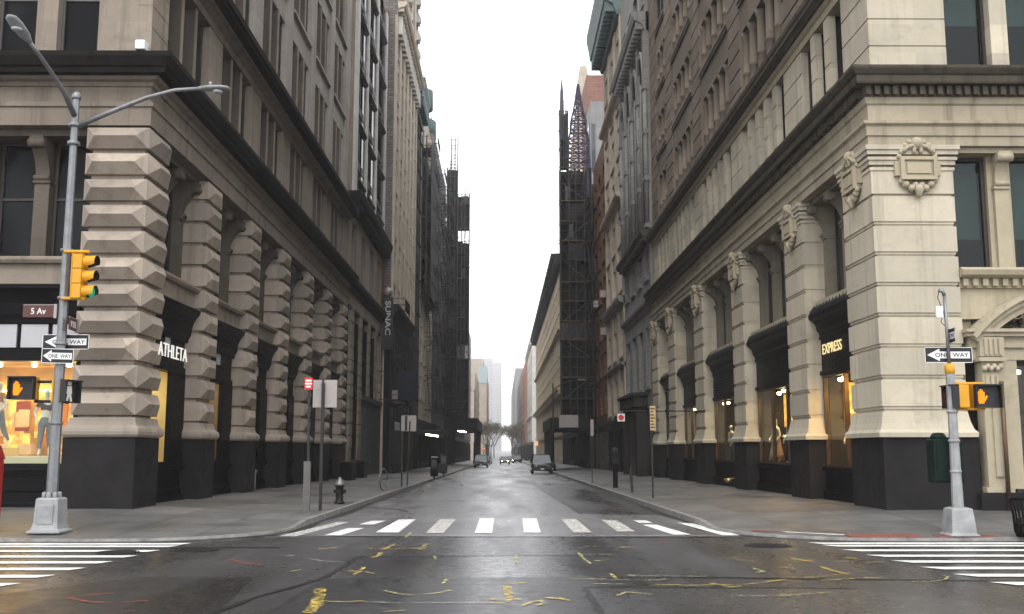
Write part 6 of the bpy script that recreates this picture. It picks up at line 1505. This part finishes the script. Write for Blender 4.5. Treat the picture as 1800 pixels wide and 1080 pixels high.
# ------------------------------------------------------------------ cars
def make_car(name, label, col, kind='suv', lights=False):
    root = thing(name, (0, 0, 0), label, 'car', 'cars on the side street')
    L, Wd, H = (4.7, 1.9, 1.72) if kind == 'suv' else (4.6, 1.82, 1.45)
    bh = .98 if kind == 'suv' else .86; gc = .28
    def ring(y, w, z0, z1, r=.12): return [(-w, y, z0 + r), (-w + r * .6, y, z0), (w - r * .6, y, z0), (w, y, z0 + r), (w * 1.0, y, (z0 + z1) / 2), (w - .05, y, z1 - .06), (w - .16, y, z1), (-w + .16, y, z1), (-w + .05, y, z1 - .06), (-w, y, (z0 + z1) / 2)]
    w = Wd / 2; mb = MB()
    mb.loft([ring(0, w * .86, .42, bh - .25), ring(.06, w * .93, gc + .02, bh - .12), ring(.5, w * .99, gc, bh - .05), ring(1.25, w, gc, bh), ring(3.4, w, gc, bh + .03), ring(4.2, w * .98, gc, bh + .02), ring(L - .06, w * .93, gc + .05, bh - .04), ring(L, w * .86, .45, bh - .15)], 0, True)
    body = mb.build('body', M['carpaint'], root); body.color = col
    top = H - .04; cb = MB()
    def cr(y, wb, z0, z1): return [(-wb, y, z0), (wb, y, z0), (wb * .82, y, z1), (-wb * .82, y, z1)]
    e = L - .25 if kind == 'suv' else L - .9
    cb.loft([[(-w * .92, 1.15, bh - .04), (w * .92, 1.15, bh - .04), (w * .90, 1.2, bh), (-w * .90, 1.2, bh)], [(-w * .94, 1.5, bh - .04), (w * .94, 1.5, bh - .04), (w * .80, 1.98, top), (-w * .80, 1.98, top)], [(-w * .95, e - .4, bh - .04), (w * .95, e - .4, bh - .04), (w * .80, e - .5, top), (-w * .80, e - .5, top)], [(-w * .9, e, bh - .02), (w * .9, e, bh - .02), (w * .84, e - .05, bh + .1), (-w * .84, e - .05, bh + .1)]], 0, False)
    cb.build('window', M['carglass'], root)
    rb_ = MB(); rb_.loft([[(-w * .80, y, top - .01), (w * .80, y, top - .01), (w * .72, y, top + .06), (-w * .72, y, top + .06)] for y in (1.96, 2.4, e - .55, e - .4)])
    for q in (-1, 1):
        for y0, y1, f0, f1 in ((1.22, 1.98, .91, .80), (2.75, 2.75, .955, .81), (e - .42, e - .5, .955, .81)): rb_.bar((q * w * f0, y0, bh - .02), (q * w * f1, y1, top), .045)
    ro = rb_.build('roof', M['carpaint'], root); ro.color = col
    for q in (-1, 1):
        for y in (.92, L - .95):
            wb = MB(); x0 = q * (w - .20)
            wr = lambda r, x: [(x, y + r * math.cos(2 * math.pi * k / 18), .34 + r * math.sin(2 * math.pi * k / 18)) for k in range(18)]
            wb.loft([wr(.30, x0), wr(.34, x0 + q * .03), wr(.34, x0 + q * .18), wr(.30, x0 + q * .21)]); wl = wb.build('wheel', M['rubber'], root)
            MB().loft([wr(.21, x0 + q * .2), wr(.21, x0 + q * .225), wr(.05, x0 + q * .215)]).build('rim', M['chrome'], wl)
        hb = MB(); hb.loft([[(q * w * .50, -.02, bh - .32), (q * w * .86, .08, bh - .30), (q * w * .88, .10, bh - .16), (q * w * .52, -.0, bh - .2)], [(q * w * .50, .2, bh - .32), (q * w * .86, .25, bh - .30), (q * w * .88, .25, bh - .16), (q * w * .52, .2, bh - .2)]]); hb.build('headlight', M['headlamp' if lights else 'frost'], root)
        MB().box(q * (w - .02), q * (w + .16), 1.5, 1.62, bh - .02, bh + .15).build('mirror', M['carpaint'], root).color = col
        MB().box(q * w * .62, q * w * .9, L - .06, L + .01, bh - .3, bh - .1).build('tail_light', M['sign_red'], root)
    MB().box(-w * .45, w * .45, -.035, .04, bh - .36, bh - .2).build('grille', M['iron'], root); MB().box(-w * .8, w * .8, -.05, .05, .36, .50).build('bumper', M['iron'], root)
    MB().box(-.16, .16, -.062, -.052, .40, .50).build('number_plate', M['sign_white'], root)
    return root
c0 = make_car('parked_car', 'black car with a pale bright windscreen parked at the right kerb before the shed', (.012, .012, .013, 1))
place(c0, (3.5, 92, zg(92)), R(0))
c1 = make_car('parked_car', 'grey sport utility car parked at the left kerb beyond the street boxes', (.11, .12, .125, 1)); place(c1, (-3.05, 141, zg(141)))
def car_copy(src, loc, col, label, rz=0.):
    c = copy_tree(src); place(c, loc, rz, label)
    for ch in c.children:
        if ch.name.split('.')[0] in ('body', 'roof', 'mirror'): ch.color = col
    return c
car_copy(c1, (-3.3, 182, zg(182)), (.05, .055, .06, 1), 'dark grey car parked at the left kerb past the scaffold towers'); car_copy(c1, (-3.2, 205, zg(205)), (.4, .4, .4, 1), 'silver car parked at the left kerb, last before the traffic lights')
car_copy(c1, (3.1, 226, zg(226)), (.05, .02, .02, 1), 'dark red car parked on the right beside the long cream building')
car_copy(c1, (3.0, 240, zg(240)), (.45, .45, .44, 1), 'pale car furthest along the right kerb')
c2 = make_car('oncoming_car', 'oncoming car with bright yellowish headlights in the middle of the street', (.06, .06, .065, 1), 'sedan', True); place(c2, (.3, 186, zg(186)))
c3 = copy_tree(c2); place(c3, (1.6, 232, zg(232)), 0, 'second oncoming car with headlights on, behind and right of the first')

# ------------------------------------------------------------------ trees at the far end
def tree(x, y, h, seed, label):
    rr = random.Random(seed); z = zg(y); root = thing('street_tree', (x, y, z), label, 'tree', 'bare spring trees at the far end')
    tb = MB(); tips = []
    def grow(p, d, L, r, n):
        q = p + d * L; tb.tube([p, p.lerp(q, .5) + Vector((rr.uniform(-.1, .1), rr.uniform(-.1, .1), 0)) * L * .3, q], [r, r * .8, r * .6], 5)
        if n == 0: tips.append(q); return
        if n < 3: tips.append(p.lerp(q, .6))
        for k in range(rr.choice((2, 3, 3))):
            a = rr.uniform(0, 6.28); s = rr.uniform(.35, .8); nd = (d + Vector((math.cos(a) * s, math.sin(a) * s, rr.uniform(-.1, .35)))).normalized(); grow(q, nd, L * rr.uniform(.62, .82), r * .6, n - 1)
    grow(Vector((x, y, z - .1)), Vector((0, 0, 1)), h * .28, h * .018, 5)
    tb.build('trunk', M['bark'], root)
    lb = MB()
    for t in tips:
        for k in range(5):
            c = t + Vector((rr.gauss(0, .5), rr.gauss(0, .5), rr.gauss(0, .45))); a = Vector((rr.uniform(-1, 1), rr.uniform(-1, 1), rr.uniform(-1, 1))).normalized() * rr.uniform(.12, .28); b = a.cross(Vector((rr.uniform(-1, 1), rr.uniform(-1, 1), .3))).normalized() * rr.uniform(.1, .2)
            lb.add([c - a, c + b, c + a, c - b], [(0, 1, 2, 3)])
    lb.build('crown', M['leaf'], root)
for i, (x, y, h, lab) in enumerate(((-5.6, 352, 14, 'bare spring tree left of the road just beyond the far avenue'), (-5.4, 390, 16, 'brownish tree second along the left of the road beyond the far avenue'), (-5.2, 440, 18, 'hazy brown tree third along on the left beyond the far avenue'), (5.0, 380, 14, 'brownish tree right of the road beyond the far avenue'), (4.8, 440, 17, 'hazy tree second along on the right beyond the far avenue'), (4.6, 520, 19, 'hazy tree deepest on the right, by the end of the street'), (-4.8, 530, 20, 'hazy tree deepest on the left, by the end of the street'))): tree(x, y, h, 11 + i, lab)

# ------------------------------------------------------------------ mannequins in the shop windows
def skin(name, joints, edges, mat, parent, loc, sub=2):
    """one continuous skinned surface from joints {name: (x, y, z, r)}"""
    ks = list(joints); me = bpy.data.meshes.new(name); me.from_pydata([joints[k][:3] for k in ks], [(ks.index(a), ks.index(b)) for a, b in edges], [])
    o = bpy.data.objects.new(name, me); COL.objects.link(o)
    sk = o.modifiers.new('skin', 'SKIN'); sd = o.modifiers.new('sub', 'SUBSURF'); sd.levels = sub; sd.render_levels = sub
    for i, k in enumerate(ks): v = me.skin_vertices[0].data[i]; r = joints[k][3]; v.radius = (r, r) if not isinstance(r, tuple) else r; v.use_root = (k == ks[0])
    dg = bpy.context.evaluated_depsgraph_get(); m2 = bpy.data.meshes.new_from_object(o.evaluated_get(dg)); bpy.data.objects.remove(o)
    m2.materials.clear(); m2.materials.append(mat)
    for p in m2.polygons: p.use_smooth = True; p.material_index = 0
    o = bpy.data.objects.new(name, m2); COL.objects.link(o); ORG[o] = ORG[parent]; o.parent = parent; return o
def mannequin(loc, a, label, arms=(0, 0), step=.10, legs=None, top=None, dress=None, headless=False, hands=True):
    root = thing('mannequin', loc, label, 'mannequin', 'shop window mannequins'); root.rotation_euler = (0, 0, a)
    J = {'pelvis': (0, 0, .93, (.13, .10)), 'waist': (0, 0, 1.08, (.105, .085)), 'chest': (0, .0, 1.28, (.14, .10)), 'neck0': (0, .01, 1.44, .06), 'neck': (0, .0, 1.52, .045), 'head': (0, -.02, 1.62, (.072, .09)), 'crown': (0, -.01, 1.74, (.06, .075))}
    E = [('pelvis', 'waist'), ('waist', 'chest'), ('chest', 'neck0'), ('neck0', 'neck'), ('neck', 'head'), ('head', 'crown')]
    for q, s in ((-1, 'l'), (1, 'r')):
        yy = step * q; b = arms[0 if q < 0 else 1]
        J.update({'hip' + s: (q * .09, 0, .86, .09), 'knee' + s: (q * .10, yy * .5 - .02, .48, .055), 'ank' + s: (q * .11, yy, .09, .036), 'toe' + s: (q * .12, yy - .16, .03, .03),
                  'sh' + s: (q * .18, 0, 1.39, .05), 'el' + s: (q * (.24 + .10 * b), .03, 1.12, .036), 'wr' + s: (q * (.25 - .12 * b), -.10 - .08 * b, .90 + .12 * b, .026), 'ha' + s: (q * (.25 - .17 * b), -.14 - .08 * b, .82 + .14 * b, .03)})
        E += [('pelvis', 'hip' + s), ('hip' + s, 'knee' + s), ('knee' + s, 'ank' + s), ('ank' + s, 'toe' + s), ('chest', 'sh' + s), ('sh' + s, 'el' + s), ('el' + s, 'wr' + s), ('wr' + s, 'ha' + s)]
        h = J['ha' + s]
        for i, (fx, ln) in enumerate(((-.022, .06), (-.008, .072), (.008, .068), (.022, .055))):
            J['f%d%s' % (i, s)] = (h[0] + fx * .4, h[1] + fx * .9, h[2] - .02 - ln, .0075); E.append(('ha' + s, 'f%d%s' % (i, s)))
        J['th' + s] = (h[0] - q * .03, h[1] - .035, h[2] - .015, .008); E.append(('ha' + s, 'th' + s))
    body = skin('body', J, E, M['mannequin'], root, loc)
    if not headless:                          # simple sculpted face: brow, nose, mouth, ears
        fb = MB(); fb.lathe([(.001, -.03), (.012, -.02), (.012, 0), (.004, .03)], (0, -.115, 1.645), 6)
        for q in (-1, 1): fb.lathe([(.001, -.03), (.016, -.01), (.016, .01), (.001, .03)], (q * .078, -.01, 1.65), 6)
        for v in range(len(fb.v)): fb.v[v] = tuple(c + d for c, d in zip(fb.v[v], loc))
        fb.build('face', M['mannequin'], root)
    if legs:
        JL = {'p': (0, 0, .97, (.15, .12)), 'w': (0, 0, 1.06, (.13, .10))}; EL = [('p', 'w')]
        for q, s in ((-1, 'l'), (1, 'r')):
            JL.update({'h' + s: (J['hip' + s][0], 0, .84, .108), 'k' + s: J['knee' + s][:3] + (.074,), 'a' + s: (J['ank' + s][0], J['ank' + s][1], .17, .052)}); EL += [('p', 'h' + s), ('h' + s, 'k' + s), ('k' + s, 'a' + s)]
        skin('trousers', JL, EL, M[legs], root, loc)
    if top:
        JT = {'c': (0, 0, 1.28, (.165, .125)), 'b': (0, 0, 1.12, (.13, .108)), 'n': (0, .005, 1.42, (.10, .07))}; ET = [('c', 'b'), ('c', 'n')]
        for q, s in ((-1, 'l'), (1, 'r')):
            sh, el = J['sh' + s], J['el' + s]; JT['s' + s] = sh[:3] + (.066,); JT['e' + s] = (sh[0] * .5 + el[0] * .5, .015, 1.26, .054); ET += [('c', 's' + s), ('s' + s, 'e' + s)]
        skin('top', JT, ET, M[top], root, loc)
    if dress:
        mb = MB(); rings = []
        for z, rx, ry in ((.20, .33, .27), (.45, .28, .23), (.75, .22, .18), (.95, .18, .15), (1.08, .135, .115), (1.26, .165, .125), (1.36, .15, .10), (1.40, .11, .08)):
            rings.append([(loc[0] + rx * math.cos(t) * (1 + .07 * math.cos(7 * t) * (1.1 - z)), loc[1] + ry * math.sin(t) * (1 + .07 * math.cos(7 * t) * (1.1 - z)), loc[2] + z) for t in [2 * math.pi * k / 28 for k in range(28)]])
        mb.loft(rings, 0, True); mb.build('dress', M[dress], root)
    return root
mannequin((-12.05, 27.1, 1.58), R(20), 'white mannequin in grey trousers and a brown cropped top in the left shop window', (.4, .9), .14, 'cloth_grey', 'cloth_brown')
mannequin((-13.35, 27.2, 1.80), R(-35), 'white mannequin in grey leggings and an orange top, mid-stride in the left shop window', (1., .3), .24, 'cloth_grey', 'cloth_orange')
mannequin((-14.1, 27.0, 1.50), R(10), 'white mannequin in a white top and red shorts at the shop window edge', (.2, .2), .08, 'cloth_red', 'cloth_white')
mannequin((10.12, 38.0, 1.15), R(-75), 'mannequin in a long blush dress behind the right shop glass', (.9, .2), .04, None, None, 'cloth_blush')
mannequin((10.15, 36.2, 1.15), R(-80), 'mannequin in black trousers and a pale top beside the blush dress', (.6, .3), .10, 'cloth_black', 'cloth_blush')
mannequin((10.3, 30.1, 1.15), R(-70), 'mannequin in white trousers and black jacket under the amber poster', (.2, .2), .06, 'cloth_white', 'cloth_black')
mannequin((10.25, 46.0, 1.1), R(-75), 'mannequin in a pale top near the louvred shopfront on the right', (.3, .3), .06, 'cloth_grey', 'cloth_white')
